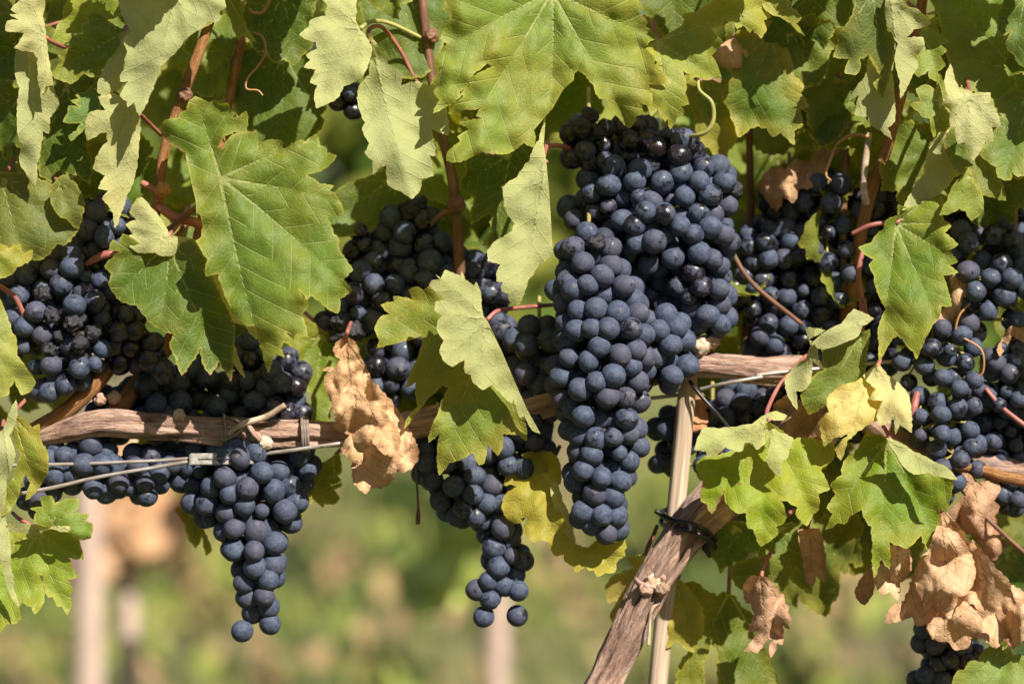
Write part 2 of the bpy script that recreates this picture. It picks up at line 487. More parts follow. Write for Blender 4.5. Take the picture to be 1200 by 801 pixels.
def sheet_mesh(P, base, d0, tilt=(0, 0), curl=0.0, amp=1.0, teeth=2.0, period=10, dead=False, under=False, step=4.0, seed=0, tips=None, fold=0.0):
    r = random.Random(seed * 13 + 5)
    Q = outline(P, teeth if not dead else teeth * 0.8, period, r)
    mn, mx = Q.min(0), Q.max(0)
    xs = np.arange(mn[0], mx[0], step); ys = np.arange(mn[1], mx[1], step * .87)
    G = np.array([(x + (step / 2 if j % 2 else 0), y) for j, y in enumerate(ys) for x in xs])
    G = G + rng.uniform(-.6, .6, G.shape)
    G = G[in_poly(G, Q)]
    if len(G):
        G = G[edge_dist(G, Q) > step * .42]
    allp = np.concatenate([Q, G]) if len(G) else Q
    nb = len(Q)
    vv, _, ff, _, _, _ = delaunay_2d_cdt([Vector(p) for p in allp], [(i, (i + 1) % nb) for i in range(nb)], [], 0, 1e-4)
    V2 = np.array([(v.x, v.y) for v in vv]); F = np.array([list(f) for f in ff if len(f) == 3])
    cen = V2[F].mean(1); F = F[in_poly(cen, Q)]
    ed = edge_dist(V2, Q)
    bx, by = base
    T = tips if tips else auto_tips(Q, base)
    n = len(V2)
    best = np.full(n, 9.0); un = np.full(n, 99.0); sv = np.zeros(n); uu = np.zeros(n); tt = np.zeros(n)
    R = max(np.hypot(t[0] - bx, t[1] - by) for t in T)
    for k, tp in enumerate(T):
        v = np.array([tp[0] - bx, tp[1] - by]); L = np.hypot(*v)
        if L < 5: continue
        v /= L; rel = V2 - np.array([bx, by])
        t = rel @ v; u = rel[:, 0] * -v[1] + rel[:, 1] * v[0]
        bend = r.uniform(-.06, .06)
        u = u + bend * t * (1 - t / L) * 2
        ang = np.abs(np.arctan2(np.abs(u), t)) + np.maximum(0, t / L - 1) * .5
        m = ang < best
        best[m] = ang[m]
        wd = 1.9 * np.clip(1 - t / (L * 1.08), .18, 1) * (R / 120) ** .35
        un[m] = (np.abs(u) / wd)[m]
        side = np.where(u > 0, 0.5, 0.0)
        sp = max(13, R * 0.125)
        sv[m] = ((t - np.abs(u) * (.95 - .0018 * np.abs(u))) / sp + side + k * .37)[m]
        uu[m] = np.abs(u)[m]; tt[m] = t[m]
    # depth
    cx, cy = V2.mean(0)
    dz = d0 + tilt[0] * (V2[:, 0] - cx) / 100 + tilt[1] * (V2[:, 1] - cy) / 100
    rr = np.hypot(V2[:, 0] - bx, V2[:, 1] - by) / R
    dz += curl * rr ** 2
    toward = 1 if under else -1           # blistering bulges to the top side
    if not dead:
        dz += toward * amp * 4.0 * np.clip(uu / 22, 0, 1) ** .7
        frs = np.abs((sv % 1) - .5) * 2
        dz += toward * amp * 1.0 * np.sin(frs * math.pi / 2) * np.clip(uu / 12, 0, 1)
    zs = seed * 3.7
    nl = np.array([nz2(x / 75, y / 75, zs) for x, y in V2]); nm = np.array([nz2(x / 24, y / 24, zs + 9) for x, y in V2])
    dz += amp * 16 * nl + amp * 7.0 * nm * (1 - np.clip(ed / 34, 0, 1) * .6) + amp * 9 * np.exp(-ed / 14) * nz_edge(V2, zs)
    if dead:
        n2_ = np.array([nz2(x / 38, y / 50, zs + 20) for x, y in V2]); n3 = np.array([1 - abs(nz2(x / 15, y / 22, zs + 30)) * 2.4 for x, y in V2])
        n4 = np.array([1 - abs(nz2(x / 42 + y / 90, y / 70 - x / 90, zs + 44)) * 2.2 for x, y in V2])
        n5 = np.array([abs(nz2(x / 9, y / 13, zs + 70)) for x, y in V2])
        dz += amp * 34 * n2_ + amp * 3.4 * n3 + amp * 20 * n4 + amp * 3.0 * n5
    P3 = np.column_stack([V2, dz])
    # orientation: top side (front face) toward camera unless under
    a, b_, c = V2[F[:, 0]], V2[F[:, 1]], V2[F[:, 2]]
    cr = (b_[:, 0] - a[:, 0]) * (c[:, 1] - a[:, 1]) - (b_[:, 1] - a[:, 1]) * (c[:, 0] - a[:, 0])
    flip = (cr > 0) != under               # image y runs down
    F = np.where(flip[:, None], F[:, ::-1], F)
    return P3, F, un, sv, ed, V2


LEAF_N = [0]
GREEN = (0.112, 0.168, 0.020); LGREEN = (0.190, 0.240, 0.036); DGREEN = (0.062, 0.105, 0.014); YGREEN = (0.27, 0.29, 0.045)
YELLOW = (0.42, 0.32, 0.05); CREAM = (0.52, 0.48, 0.24); TAN = (0.46, 0.27, 0.14); BROWN = (0.30, 0.16, 0.085)
RLEAF = 0.0


def leaf(label, f, sheets, colr=GREEN, yel=0.3, dead=False, stalk=None, group=None, smat=None, name=None):
    """sheets: list of dicts(p=outline, b=base, d=depth, ...), pixel coordinates of crop frame f"""
    LEAF_N[0] += 1
    seed = LEAF_N[0]
    b0 = sheets[0]
    bx, by = fpt(b0.get('f', f), b0['b'])
    root = empty(name or ('dry_grape_leaf' if dead else 'grape_leaf'), W(bx, by, b0['d']), label, 'dry leaf' if dead else 'leaf', group)
    PV = []; PF = []; UN = []; SV = []; ED = []; LP = []; off = 0
    for i, s in enumerate(sheets):
        ff = s.get('f', f)
        P = parse(ff, s['p']); base = fpt(ff, s['b'])
        P3, F, un, sv, ed, V2 = sheet_mesh(P, base, s['d'], s.get('t', (0, 0)), s.get('c', 0), s.get('a', 1.0), s.get('te', 2.0), s.get('pe', 10),
                                           dead, s.get('u', False), s.get('st', 4.0), seed * 3 + i)
        if i == 0: UV0 = V2
        PV.append(Wn(P3)); PF += (F + off).tolist(); off += len(P3)
        UN.append(un); SV.append(sv); ED.append(ed); LP.append(np.column_stack([V2[:, 0] + i * 300, V2[:, 1], np.full(len(V2), seed * 10.0)]))
    V = np.concatenate(PV)
    dsurf = PV[0][np.argmin((UV0[:, 0] - bx) ** 2 + (UV0[:, 1] - by) ** 2), 1] / S - b0['d']
    va = np.column_stack([np.concatenate(UN), np.concatenate(SV), np.zeros(len(V))])
    mesh_obj('blade', V, PF, M_DEAD if dead else M_LEAF, root,
             attrs={'va': ('FLOAT_VECTOR', va), 'edge': ('FLOAT', np.concatenate(ED)), 'lp': ('FLOAT_VECTOR', np.concatenate(LP))},
             color=(*colr, yel))
    if stalk:
        pts = [(*fpt(s_[3] if len(s_) > 3 else f, s_[:2]), s_[2]) for s_ in stalk]
        pts = [(bx, by, b0['d'] + dsurf + 1)] + pts
    else:
        q = random.Random(seed)
        pts = [(bx, by, b0['d'] + dsurf + 4), (bx + q.uniform(-6, 6), by - 5, b0['d'] + dsurf + 28), (bx + q.uniform(-25, 25), by - 25, b0['d'] + 80)]
    tube('leaf_stalk', [(*p, 2.6 - .3 * i / len(pts)) for i, p in enumerate(pts)], smat or M_STALK, root, seg=8, n=len(pts) * 5)
    return root
# ---- hero leaves, traced at their own distances
leaf('broad green leaf with a long drooping point, beside the thick brown shoot at the left', 'H1', [
    dict(p='158,140 168,118 200,110 208,100 225,88 232,68 250,54 268,60 285,68 300,64 315,72 335,72 344,88 355,98 350,108 365,108 385,94 390,115 386,140 372,148 352,150 332,172 322,190 313,186 330,160 352,154 385,148 403,148 412,145 420,180 445,170 478,172 485,190 505,186 530,170 545,172 573,157 585,182 600,188 605,204 626,213 610,235 590,250 555,264 585,285 618,293 612,305 627,318 646,358 638,372 608,380 622,420 636,440 634,452 640,470 660,500 671,517 662,527 650,545 666,572 640,595 638,612 630,632 605,622 585,605 562,590 545,598 533,578 550,612 538,640 548,692 525,690 498,690 522,724 490,714 480,728 487,750 468,744 455,762 445,787 430,740 418,700 412,668 390,668 372,655 350,640 340,610 320,560 308,530 280,533 276,515 280,490 262,460s 250,440s 265,430 270,400s 262,370s 252,365s 250,330s 240,290s 230,240 222,205 198,190 175,172',
         b=(318, 272), d=-100, t=(-4, -20), a=1.3, te=1.6, pe=8, st=3.6)],
     (0.115, 0.175, 0.028), 0.2, stalk=[(290, 330, -40), (262, 400, 0), (270, 395, 20)])
leaf('largest leaf, pale green and deeply lobed with netted veins, above the main bunch', 'H2', [
    dict(p='60,-60s 80,0 85,25 78,45 112,60 115,85 82,140 68,180 88,210 45,270 38,310 70,318 30,375 22,400 47,412 35,432 56,470 36,524 90,500 140,468 160,450 158,430 195,400 190,380 230,340 280,303 302,312 272,330 230,352 196,378 200,402 160,440 166,456 110,527 180,515 244,512 232,540 248,555 205,562 178,550 160,575 192,606 148,640 152,665 102,712 98,752 150,758 200,740 260,715 340,722 390,715 452,675 490,688 505,690s 512,640s 503,610s 545,560s 590,510s 612,470s 640,420s 690,375s 692,345s 710,332s 745,355 780,400 790,430 812,462 837,466 870,510 900,552 945,596 975,572 984,545 1012,532 1010,490 1052,490 1058,460 1050,402 1128,386 1108,348 1070,300 1064,270 1025,225 1050,195 1077,180 1060,150 1030,125 1038,104 1018,80 998,60 983,40 992,10 985,-20 1000,-80s 600,-160s',
         b=(590, -40), d=-84, t=(16, -10), a=1.7, te=1.6, pe=7, st=3.8)],
     (0.165, 0.225, 0.042), 0.4)
leaf('narrow pale leaf folded lengthwise with two small holes, hanging left of the main bunch', 'I3', [
    dict(p='465,20s 462,80s 458,130s 468,200s 478,300s 485,400s 490,500s 495,555 470,580 440,600 400,660 385,700 360,752 325,742 318,715 296,702 295,670 275,662 278,622 285,600 250,585 240,550 270,510 300,492 330,470 342,440 312,392 304,350 300,310 312,285 350,260 372,230 402,190 422,140 440,110',
         b=(468, 200), d=-86, t=(30, -8), u=True, te=1.4, pe=9, c=-6)],
     (0.17, 0.23, 0.045), 0.25)
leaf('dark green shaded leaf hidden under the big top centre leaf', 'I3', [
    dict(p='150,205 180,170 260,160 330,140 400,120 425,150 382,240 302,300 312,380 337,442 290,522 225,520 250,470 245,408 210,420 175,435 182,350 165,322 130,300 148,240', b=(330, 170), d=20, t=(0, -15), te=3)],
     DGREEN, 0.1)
leaf('folded leaf in the centre showing its pale yellow underside over a dark green half', 'H3', [
    dict(p='295,24 330,35 350,40 357,28 370,55 400,76 410,68 425,100 430,150s 436,190s 455,215s 500,310s 560,450s 600,540s 653,636 620,617 592,570 575,572 560,530 550,508 540,517 500,480 470,453 435,466 400,440 390,415 370,402 365,362 345,368 320,380 290,360 275,322 285,285 265,245 268,210 280,190 258,172 260,140 288,130 240,80 246,60 272,56 260,38 278,48',
         b=(450, 207), d=-112, t=(34, -4), u=True, te=1.0, pe=9, a=.8, c=-4),
    dict(p='30,240 45,205 62,190 82,185 58,152 100,137 105,120 165,127 160,95 190,84 215,95 245,78 300,110s 430,170s 455,215s 500,310s 560,450s 598,600 597,655 570,640 545,638 515,640 505,692 490,712 455,680 440,740 420,748 395,713 340,735 310,745 273,782 265,700 270,640 235,662 240,620 265,560 300,470 280,458 230,502 182,560 145,608 150,580 185,530 180,450 150,457 163,410 190,350 206,300 200,272 130,290 72,303 40,312 45,285 36,262',
         b=(450, 210), d=-64, t=(-16, -18), te=1.4, pe=9)],
     (0.150, 0.205, 0.035), 0.45, stalk=[(490, 174, -92), (560, 163, -60), (673, 153, 10), (720, 150, 60)])
leaf('crumpled dry tan leaf hanging in front of the cordon, left of the centre bunches', 'B2', [
    dict(p='275,430 285,415 320,402 345,420 365,470 402,545 440,590 482,640 520,700 562,790 555,835 517,868 490,870 467,905 431,925 400,920 381,940 341,903 331,835 300,790 322,740 290,727 270,710 275,690 265,640 255,610 245,582 240,540 262,522 235,515 250,503 275,505 290,480 270,450', b=(310, 415), d=-72, t=(-18, -8), te=3, pe=9, a=1.25, st=3),
    dict(p='300,610 335,575 370,590 395,640 430,650 475,700 500,760 480,810 440,800 400,760 380,800 350,790 330,740 300,700 310,660', b=(340, 570), d=-104, t=(-10, 12), te=3, pe=9, a=.8, st=3)],
     (0.58, 0.38, 0.21), 0.0, dead=True, stalk=[(318, 380, -40), (330, 350, 10)])
leaf('pale pointed leaf with pink tips near the top, left of the dark brown shoot', 'I5', [
    dict(p='430,-30s 480,20 470,60 445,68 415,80 405,105 375,135 400,155 430,165 435,190 400,215 410,235 393,262 430,275 415,320 437,335 430,370 438,417 475,407 520,380 545,340 600,312 620,290 650,205 640,160 610,120 592,80 592,20 600,-30s', b=(610, 110), d=-96, t=(6, -20), u=True, te=1.4)],
     (0.22, 0.27, 0.065), 0.15, stalk=[(650, 85, -20), (720, 90, 10), (850, 150, 25)], smat=M_STALKG)
leaf('long pale leaf hanging point down with a straight midrib, left of the dark brown shoot', 'I5', [
    dict(p='645,140 682,190 720,250 770,290 772,330 830,322 900,350 940,400 948,450 947,522 890,510 900,600 882,612 890,682 850,700 840,742 810,772 770,750 720,720 708,650 680,660 660,677 655,630 630,600 640,560 618,510 625,480 613,450 600,400 605,340 640,290 650,220', b=(655, 165), d=-86, t=(10, -16), u=True, te=1.6)],
     (0.18, 0.24, 0.05), 0.1, stalk=[(640, 120, -30), (690, 105, -10), (760, 190, 10), (830, 320, 20), (880, 350, 30)])
leaf('twisted cream leaf with pinkish teeth in the top left corner', 'H8', [
    dict(p='90,-40s 70,0 42,32 62,50 38,52 60,68 28,75 23,105 60,112 80,118 65,150 55,167 110,182 130,205 132,250 135,292 150,322 160,300 182,292 175,240 170,210 165,180 160,130 150,60 155,10 140,-40s', b=(160, 130), d=-84, t=(24, -10), u=True, te=1.4)],
     (0.30, 0.29, 0.10), 0.45, stalk=[(180, 145, -60), (230, 165, -30), (270, 160, 10)])
leaf('mid green leaf at the top left behind a leaf with a rounded lit lobe', 'H8', [
    dict(p='245,-60s 240,0 222,25 218,60 205,80 195,103 186,150 240,142 245,120 290,110 340,80 400,60 440,30 400,-60s', b=(400, -40), d=-36, t=(0, -15), te=2)],
     LGREEN, 0.2)
leaf('glossy green leaf with a round lit lobe half in shade, upper left', 'H8', [
    dict(p='183,258 215,213 203,195 222,180 240,160 233,120 262,122 285,115 284,85 302,75 300,45 350,48 372,70 400,90 432,115 385,200 355,240 333,268 290,260 252,287 215,280', b=(430, 110), d=-62, t=(8, -14), te=1.8)],
     GREEN, 0.25, stalk=[(450, 90, -30), (480, 40, 10)])
leaf('large dull grey green leaf with a torn tip, in front at the top left', 'H8', [
    dict(p='395,-60s 420,40 450,100 455,110 432,140 440,180 430,240 418,262 420,282 442,285 420,330 440,352 445,370 466,360 486,394 520,330 545,270 560,230 590,200 625,165 640,140 665,120 720,80 758,70 765,40 782,20 760,-60s', b=(610, -30), d=-108, t=(-6, -22), u=True, te=1.6, a=1.1)],
     (0.135, 0.195, 0.045), 0.1)
leaf('small curled leaf squeezed between larger leaves, upper left', 'H8', [
    dict(p='452,108 420,120 415,150 375,200 370,225 350,260 340,290 345,322 370,332 395,318 420,300 440,230', b=(440, 120), d=-74, t=(-20, -14), u=True, te=2)],
     (0.2, 0.25, 0.07), 0.3)
leaf('yellowish hanging leaf with brown smudges tapering to a long point, upper left', 'H8', [
    dict(p='345,340 372,332 400,328 440,355 480,390 486,430 482,500 470,600 455,650 440,682 420,740 401,784 392,740 375,712 358,690 372,662 345,652 360,610 328,582 350,520 372,490 368,462 345,465 305,482 300,420 318,390 360,380', b=(474, 385), d=-82, t=(14, -10), u=True, te=1.5)],
     (0.22, 0.25, 0.065), 0.75, stalk=[(510, 420, -40), (560, 470, 0)])
leaf('bluish green narrow lobed leaf under the round lobed leaf, upper left', 'H8', [
    dict(p='345,280 330,290 300,315 265,330 272,342 250,350 270,370 240,370 235,392 225,422 275,430 262,455 240,472 250,485 300,440 340,402 352,350 375,300', b=(360, 290), d=-56, t=(0, -22), te=1.6)],
     (0.10, 0.18, 0.045), 0.05)
leaf('long grey green leaf hanging edge on at the far left with a dark tattered tip', 'H8', [
    dict(p='60,178 52,222 56,270 66,310 60,420 66,480 75,500 70,560 90,600 122,637 130,570 142,510 150,460 168,460 175,410 202,362 190,320 180,300 150,325 132,210 100,180', b=(95, 178), d=-60, t=(20, -8), u=True, te=1.6)],
     (0.13, 0.19, 0.05), 0.35)
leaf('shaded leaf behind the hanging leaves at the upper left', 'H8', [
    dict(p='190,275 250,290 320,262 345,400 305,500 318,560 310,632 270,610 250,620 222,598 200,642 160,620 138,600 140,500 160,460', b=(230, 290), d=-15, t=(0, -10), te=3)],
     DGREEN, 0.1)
leaf('small dull leaf with a pointed tip above the upper left berries', 'H8', [
    dict(p='180,650 210,615 240,612 270,650 292,702 285,750 270,792 235,765 200,742 178,700', b=(205, 630), d=-45, t=(0, -14), te=2)],
     (0.11, 0.15, 0.04), 0.2)
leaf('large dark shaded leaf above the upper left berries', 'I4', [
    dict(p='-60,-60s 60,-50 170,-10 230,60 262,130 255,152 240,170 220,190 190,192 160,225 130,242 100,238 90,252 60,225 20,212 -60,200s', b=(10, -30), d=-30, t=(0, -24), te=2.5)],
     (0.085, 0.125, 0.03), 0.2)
leaf('bright yellow green lobe entering from the left edge above the berries', 'I4', [
    dict(p='-60,170s 0,185 28,200 60,190 80,215 107,212 100,242 60,265 50,278 20,300 0,305 -60,330s', b=(-50, 200), d=-66, t=(0, -20), te=2)],
     LGREEN, 0.6)
leaf('smooth pale leaf edge cut by the left edge of the picture beside the left bunch', 'I4', [
    dict(p='-60,340s 0,372 12,400 40,480 52,500 60,560 86,600 116,650 100,682 72,690 50,652 32,672 20,695 -60,710s', b=(-55, 500), d=-92, t=(14, -8), te=1.4)],
     (0.25, 0.28, 0.07), 0.3)
leaf('small pale leaf turned edge up, left of the broad drooping leaf', 'H1', [
    dict(p='92,330 108,326 130,350 150,372 168,400 180,425s 235,432s 262,440s 215,455 190,477 160,480 140,472 120,472 95,470 75,455 80,440 68,430 80,420 66,396 88,382 75,362', b=(178, 425), d=-62, t=(18, -16), u=True, te=1)],
     (0.24, 0.28, 0.08), 0.2, stalk=[(200, 400, -30), (232, 345, 10)])
leaf('dark green shaded leaf hanging below the broad drooping leaf over the left bunches', 'H1', [
    dict(p='60,425 45,445 28,440 20,462 42,470 10,505 22,530 20,560 50,600 90,615 112,640 130,660 160,680 188,692 182,720 195,752 213,795 235,772 262,735 270,770 290,795 312,768 330,790 345,812 350,740 352,670 322,600 290,530 270,480 240,440 200,450 120,455', b=(180, 445), d=-72, t=(-4, -16), te=1.8)],
     (0.085, 0.135, 0.022), 0.15)
leaf('pale curled leaf tucked under the edge of the broad drooping leaf', 'H1', [
    dict(p='250,540 270,518 310,530 332,580 352,630 392,648 422,692 410,700 380,668 352,662 345,690 362,745 380,803 350,765 328,735 315,710 322,670 300,628 275,610 258,580', b=(300, 530), d=-60, t=(10, -20), u=True, te=1.4)],
     (0.22, 0.26, 0.07), 0.35)
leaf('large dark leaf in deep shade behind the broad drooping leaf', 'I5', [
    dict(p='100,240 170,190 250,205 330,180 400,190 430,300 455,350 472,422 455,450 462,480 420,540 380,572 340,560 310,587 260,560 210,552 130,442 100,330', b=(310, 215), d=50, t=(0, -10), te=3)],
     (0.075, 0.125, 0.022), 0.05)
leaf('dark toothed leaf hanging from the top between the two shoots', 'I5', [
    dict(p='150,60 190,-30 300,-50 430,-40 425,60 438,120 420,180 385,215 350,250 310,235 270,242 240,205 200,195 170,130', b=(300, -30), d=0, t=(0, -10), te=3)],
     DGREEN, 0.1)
leaf('dark pointed leaf hanging beside an orange shoot at the top left', 'I5', [
    dict(p='40,-40s 60,0 0,70 -40,80 -20,110 20,95 60,60 75,30 100,80 130,150 150,140 195,160 165,110 150,60 130,-40s', b=(80, -30), d=-30, t=(0, -15), te=1.5)],
     GREEN, 0.2)
leaf('broad leaf seen behind the small gap, above the centre bunch', 'A2', [
    dict(p='230,720 300,650 380,620 460,595 530,640 540,700 480,760 400,800 300,820 240,790', b=(480, 620), d=70, t=(0, -10), te=2)],
     (0.10, 0.15, 0.04), 0.1)
leaf('three lobed bright leaf touching the right side of the largest leaf', 'I1', [
    dict(p='60,180s 110,150s 175,112s 190,85 185,65 210,55 240,50 300,10 320,-30s 500,-40 525,0 550,12 525,30 555,72 530,90 538,125 517,160 500,145 480,130 470,138 440,112 415,122 400,95 360,90 345,110 305,125 325,150 348,182 310,235 322,262 345,330 342,350 310,340 290,342 240,330 215,340 210,320 185,308 195,350 200,375 192,400 206,440 180,455 188,482 160,500 150,520 130,547 118,510 105,515 75,470 50,490 30,440 45,430 50,372 80,360 117,350 90,320 70,290 68,262 25,210 35,195', b=(72, 178), d=-52, t=(6, -22), te=1.2, a=1.2)],
     (0.20, 0.25, 0.045), 0.5)
leaf('small bright leaf right beside the three lobed leaf at the top', 'I1', [
    dict(p='525,-30s 560,-10 600,0 642,10 638,32 660,42 686,70 680,90 670,105 697,148 660,120 640,100 600,75 560,60 527,28', b=(545, 10), d=-40, t=(0, -26), te=1.2)],
     (0.22, 0.26, 0.05), 0.4)
leaf('dark green leaf with a yellowing brown upper edge behind the main bunch shoulder', 'I1', [
    dict(p='400,160 430,130 480,140 500,110 545,90 580,98 590,140 640,180 655,205 680,260 688,300 732,362 700,380 690,400 716,452 685,470 692,530 660,562 655,612 625,590 600,570 565,580 540,550 500,540 470,550 440,575 415,580 405,540 380,470 350,400 390,330 380,250', b=(560, 150), d=22, t=(0, -18), te=2)],
     (0.10, 0.16, 0.025), 0.75, stalk=[(580, 120, 40), (640, 60, 80)])
leaf('shaded leaf hanging behind the yellow tendril above the main bunch', 'I1', [
    dict(p='195,330 240,345 290,345 340,355 350,400 430,430 400,480 405,540 410,600 380,640 350,700 300,640 260,600 240,560 230,500 210,440', b=(260, 345), d=40, t=(0, -10), te=3)],
     (0.12, 0.17, 0.03), 0.6)
leaf('small dry beige leaf curled beside the three lobed leaf', 'I1', [
    dict(p='318,240 340,200 372,175 402,165 425,190 432,210 452,215 456,242 435,228 430,282 400,290 370,292 340,275', b=(400, 170), d=-8, t=(10, -18), te=1.5)],
     (0.55, 0.36, 0.24), 0.0, dead=True)
leaf('drooping dark green leaf with a lit left lobe at the upper right', 'I2', [
    dict(p='110,-40s 118,20 110,50 85,95 60,115 65,140 52,188 95,200 88,240 120,250 135,235 140,200 165,190 190,230 205,260 185,280 210,322 225,290 240,240 252,130 240,60 225,-40s', b=(180, -20), d=-55, t=(6, -12), te=1.4)],
     (0.085, 0.125, 0.03), 0.35)
leaf('pale drooping leaf with a long toothed point, left of the orange cane', 'I2', [
    dict(p='215,60s 250,100 252,180 245,240 250,300 252,400 232,430 241,463 210,440 180,422 160,392 125,382 130,325 105,332 120,300 150,260 160,230 180,140', b=(235, 90), d=-40, t=(16, -12), u=True, te=1.4)],
     (0.15, 0.20, 0.045), 0.2)
leaf('curled double leaf with a rough dull underside at the upper right', 'I2', [
    dict(p='225,-30s 218,40 232,80 248,120 262,150 255,200 270,270 275,322 295,290 312,255 330,220 325,190 350,155 345,128 300,125 320,100 370,80 350,50 320,28 285,20 270,-30s', b=(240, 0), d=-72, t=(14, -14), u=True, te=1.2)],
     (0.15, 0.20, 0.04), 0.3)
leaf('light green leaf with small sharp teeth above the cream leaf', 'I2', [
    dict(p='375,70 405,58 392,85 405,110 432,140 412,150 425,172 410,190 420,222 400,240 402,270 372,262 365,240 335,255 315,235 325,200 330,180 350,150 340,110', b=(355, 80), d=-50, t=(0, -22), te=1.6)],
     (0.18, 0.24, 0.04), 0.2)
leaf('cream coloured leaf with a pink pointed tip, brightest leaf on the upper right', 'I2', [
    dict(p='440,222 455,265 470,292 495,300 520,312 570,314 575,345 600,385 605,420 582,430 583,470 560,475 550,490 532,520 515,534 500,505 488,478 465,477 455,430 440,420 438,370 415,350 430,320 422,270', b=(500, 320), d=-80, t=(8, -18), u=True, te=1)],
     (0.40, 0.41, 0.17), 0.3)
leaf('dark lobed leaf with a lit rim just left of the cream leaf', 'I2', [
    dict(p='308,352 335,335 328,300 355,285 370,287 390,297 405,255 425,300 435,360 440,420 420,440 400,445 385,458 375,430 370,400 348,392 330,372', b=(420, 330), d=-54, t=(0, -16), te=1.4)],
     (0.13, 0.19, 0.035), 0.5)
leaf('dull leaf hanging in shade over the right bunches, under the cream leaf', 'I2', [
    dict(p='440,425 412,440 370,500 350,580 312,640 285,700 330,682 365,672 400,652 450,600 468,580 432,530 422,480', b=(430, 430), d=-30, t=(0, -12), u=True, te=2)],
     (0.09, 0.13, 0.03), 0.1)
leaf('broad dark leaf with red specks at its edge, below the cream leaf', 'I2', [
    dict(p='450,430 500,480 560,500 605,560 612,610 622,667 580,660 530,642 510,590 465,580 432,530 422,480', b=(470, 440), d=-36, t=(0, -16), te=1.6)],
     (0.095, 0.15, 0.03), 0.3)
leaf('small light green leaf with a square shape under the cream leaf', 'I2', [
    dict(p='500,565 520,610 545,650 550,700 535,722 510,737 490,710 470,702 440,715 408,717 430,670 450,622 475,595', b=(500, 575), d=-58, t=(0, -20), te=1.4)],
     (0.16, 0.23, 0.045), 0.2)
leaf('very large smooth leaf filling the upper right corner behind the cream leaf', 'I2', [
    dict(p='360,-60 500,-60s 700,-60s 760,100s 760,420s 700,500 670,470 600,400 560,370 520,310 480,290 440,225 420,130 400,60', b=(655, 235), d=-8, t=(0, -14), te=2.5, pe=14)],
     (0.15, 0.22, 0.045), 0.1)
leaf('green lobed leaf cut by the right edge, right of the cream leaf', 'I2', [
    dict(p='560,330 600,330 650,300 680,305 760,320s 760,540s 705,560 690,585 668,592 650,580 638,602 600,592 590,560 545,520 560,480 590,430 572,400 605,385', b=(700, 330), d=-46, t=(0, -20), te=2)],
     (0.12, 0.18, 0.04), 0.3)
leaf('dark rough leaf hanging from the top in the right corner', 'I2', [
    dict(p='600,60 612,20 640,-30 720,-60s 780,-20s 770,220s 700,230 670,215 655,190 628,150 640,110 605,118', b=(690, -10), d=-60, t=(0, -18), te=2)],
     (0.09, 0.145, 0.03), 0.1)
leaf('bright green leaf with sharp teeth and a small hole, hanging over the right bunches', 'abs', [
    dict(p='1008,290 1020,284 1026,276 1035,268 1039,258 1051,252 1053,241 1064,243 1075,238 1084,225 1092,230 1100,227 1106,241 1104,250 1107,258 1114,264 1109,273 1121,286 1113,294 1121,306 1114,311 1121,319 1107,324 1111,340 1114,357 1104,360 1100,372 1093,381 1085,395 1079,409 1074,419 1070,412 1065,408 1058,398 1052,394 1046,397 1040,406 1031,420 1030,402 1029,388 1031,378 1036,361 1026,335 1024,323 1019,311 1023,304 1015,299', b=(1050, 262), d=-55, t=(-8, -26), te=1.1, pe=6, st=3.4, a=1.2)],
     (0.105, 0.18, 0.022), 0.3, stalk=[(1064, 245, -20), (1075, 215, 10)])
leaf('curled grey green leaf partly in shade, just above the withering cream leaf', 'H4', [
    dict(p='400,78 430,50 480,22 520,-15 572,8 545,32 530,60 490,80 440,97 412,97', b=(560, 15), d=-66, t=(0, -30), u=True, te=1),
    dict(p='378,40 425,45 385,70 402,85 412,130 422,157 395,143 385,200 365,225 345,232 345,278 320,240 313,195 342,150 372,128 386,90', b=(400, 50), d=-58, t=(-14, -8), u=True, te=1),
    dict(p='420,40 430,95 562,45 556,120 545,200 520,212 482,222 460,250 430,272 385,292 362,240 400,180 425,155', b=(540, 60), d=-42, t=(0, -12), te=1.6)],
     (0.115, 0.17, 0.035), 0.2)
leaf('withering leaf, cream and yellow with dry brown edges, in the lower right cluster of leaves', 'H4', [
    dict(p='590,150 620,178 660,210 685,250 692,346 660,330 645,352 640,310 602,330 590,300 602,260 570,250 580,220 553,182', b=(590, 155), d=-76, t=(-10, -12), u=True, te=1.5, a=1.3),
    dict(p='475,215 520,200 555,190 600,250 600,300 560,330 530,350 500,380 480,430 465,402 500,360 460,370 430,388 418,320 440,290 440,250', b=(560, 190), d=-60, t=(10, -14), te=1.8, a=1.4)],
     (0.60, 0.50, 0.20), 0.45, stalk=[(600, 120, -40), (600, 60, -20)])
leaf('bright green leaf with two pale flaps and a brown patch, over the trunk', 'H4', [
    dict(p='40,400 60,345 80,338 110,340 160,335 210,325 250,300 280,290 312,302 300,315 270,315 250,330 247,382 225,402 210,385 190,385 180,407 165,410 130,400 100,422 80,426 68,410', b=(262, 318), d=-92, t=(-6, -34), u=True, te=1, c=-8),
    dict(p='260,328 290,350 330,370 325,400 315,430 300,440 298,482 280,475 258,440 265,380', b=(262, 330), d=-84, t=(6, -20), u=True, te=1.3),
    dict(p='42,460 60,430 110,420 180,400 235,345 262,325 330,370 370,368 420,380 455,392 456,430 425,470 442,520 415,540 412,580 395,602 375,630 345,600 345,580 318,562 300,560 312,600 308,622 285,640 285,660 238,692 215,650 198,640 190,600 160,592 130,560 125,530 90,592 72,570 55,550 58,500', b=(262, 340), d=-58, t=(0, -20), te=1.8, a=1.2)],
     (0.18, 0.265, 0.022), 0.4, stalk=[(255, 290, -70), (290, 215, -40), (345, 150, -10), (375, 120, 20)])
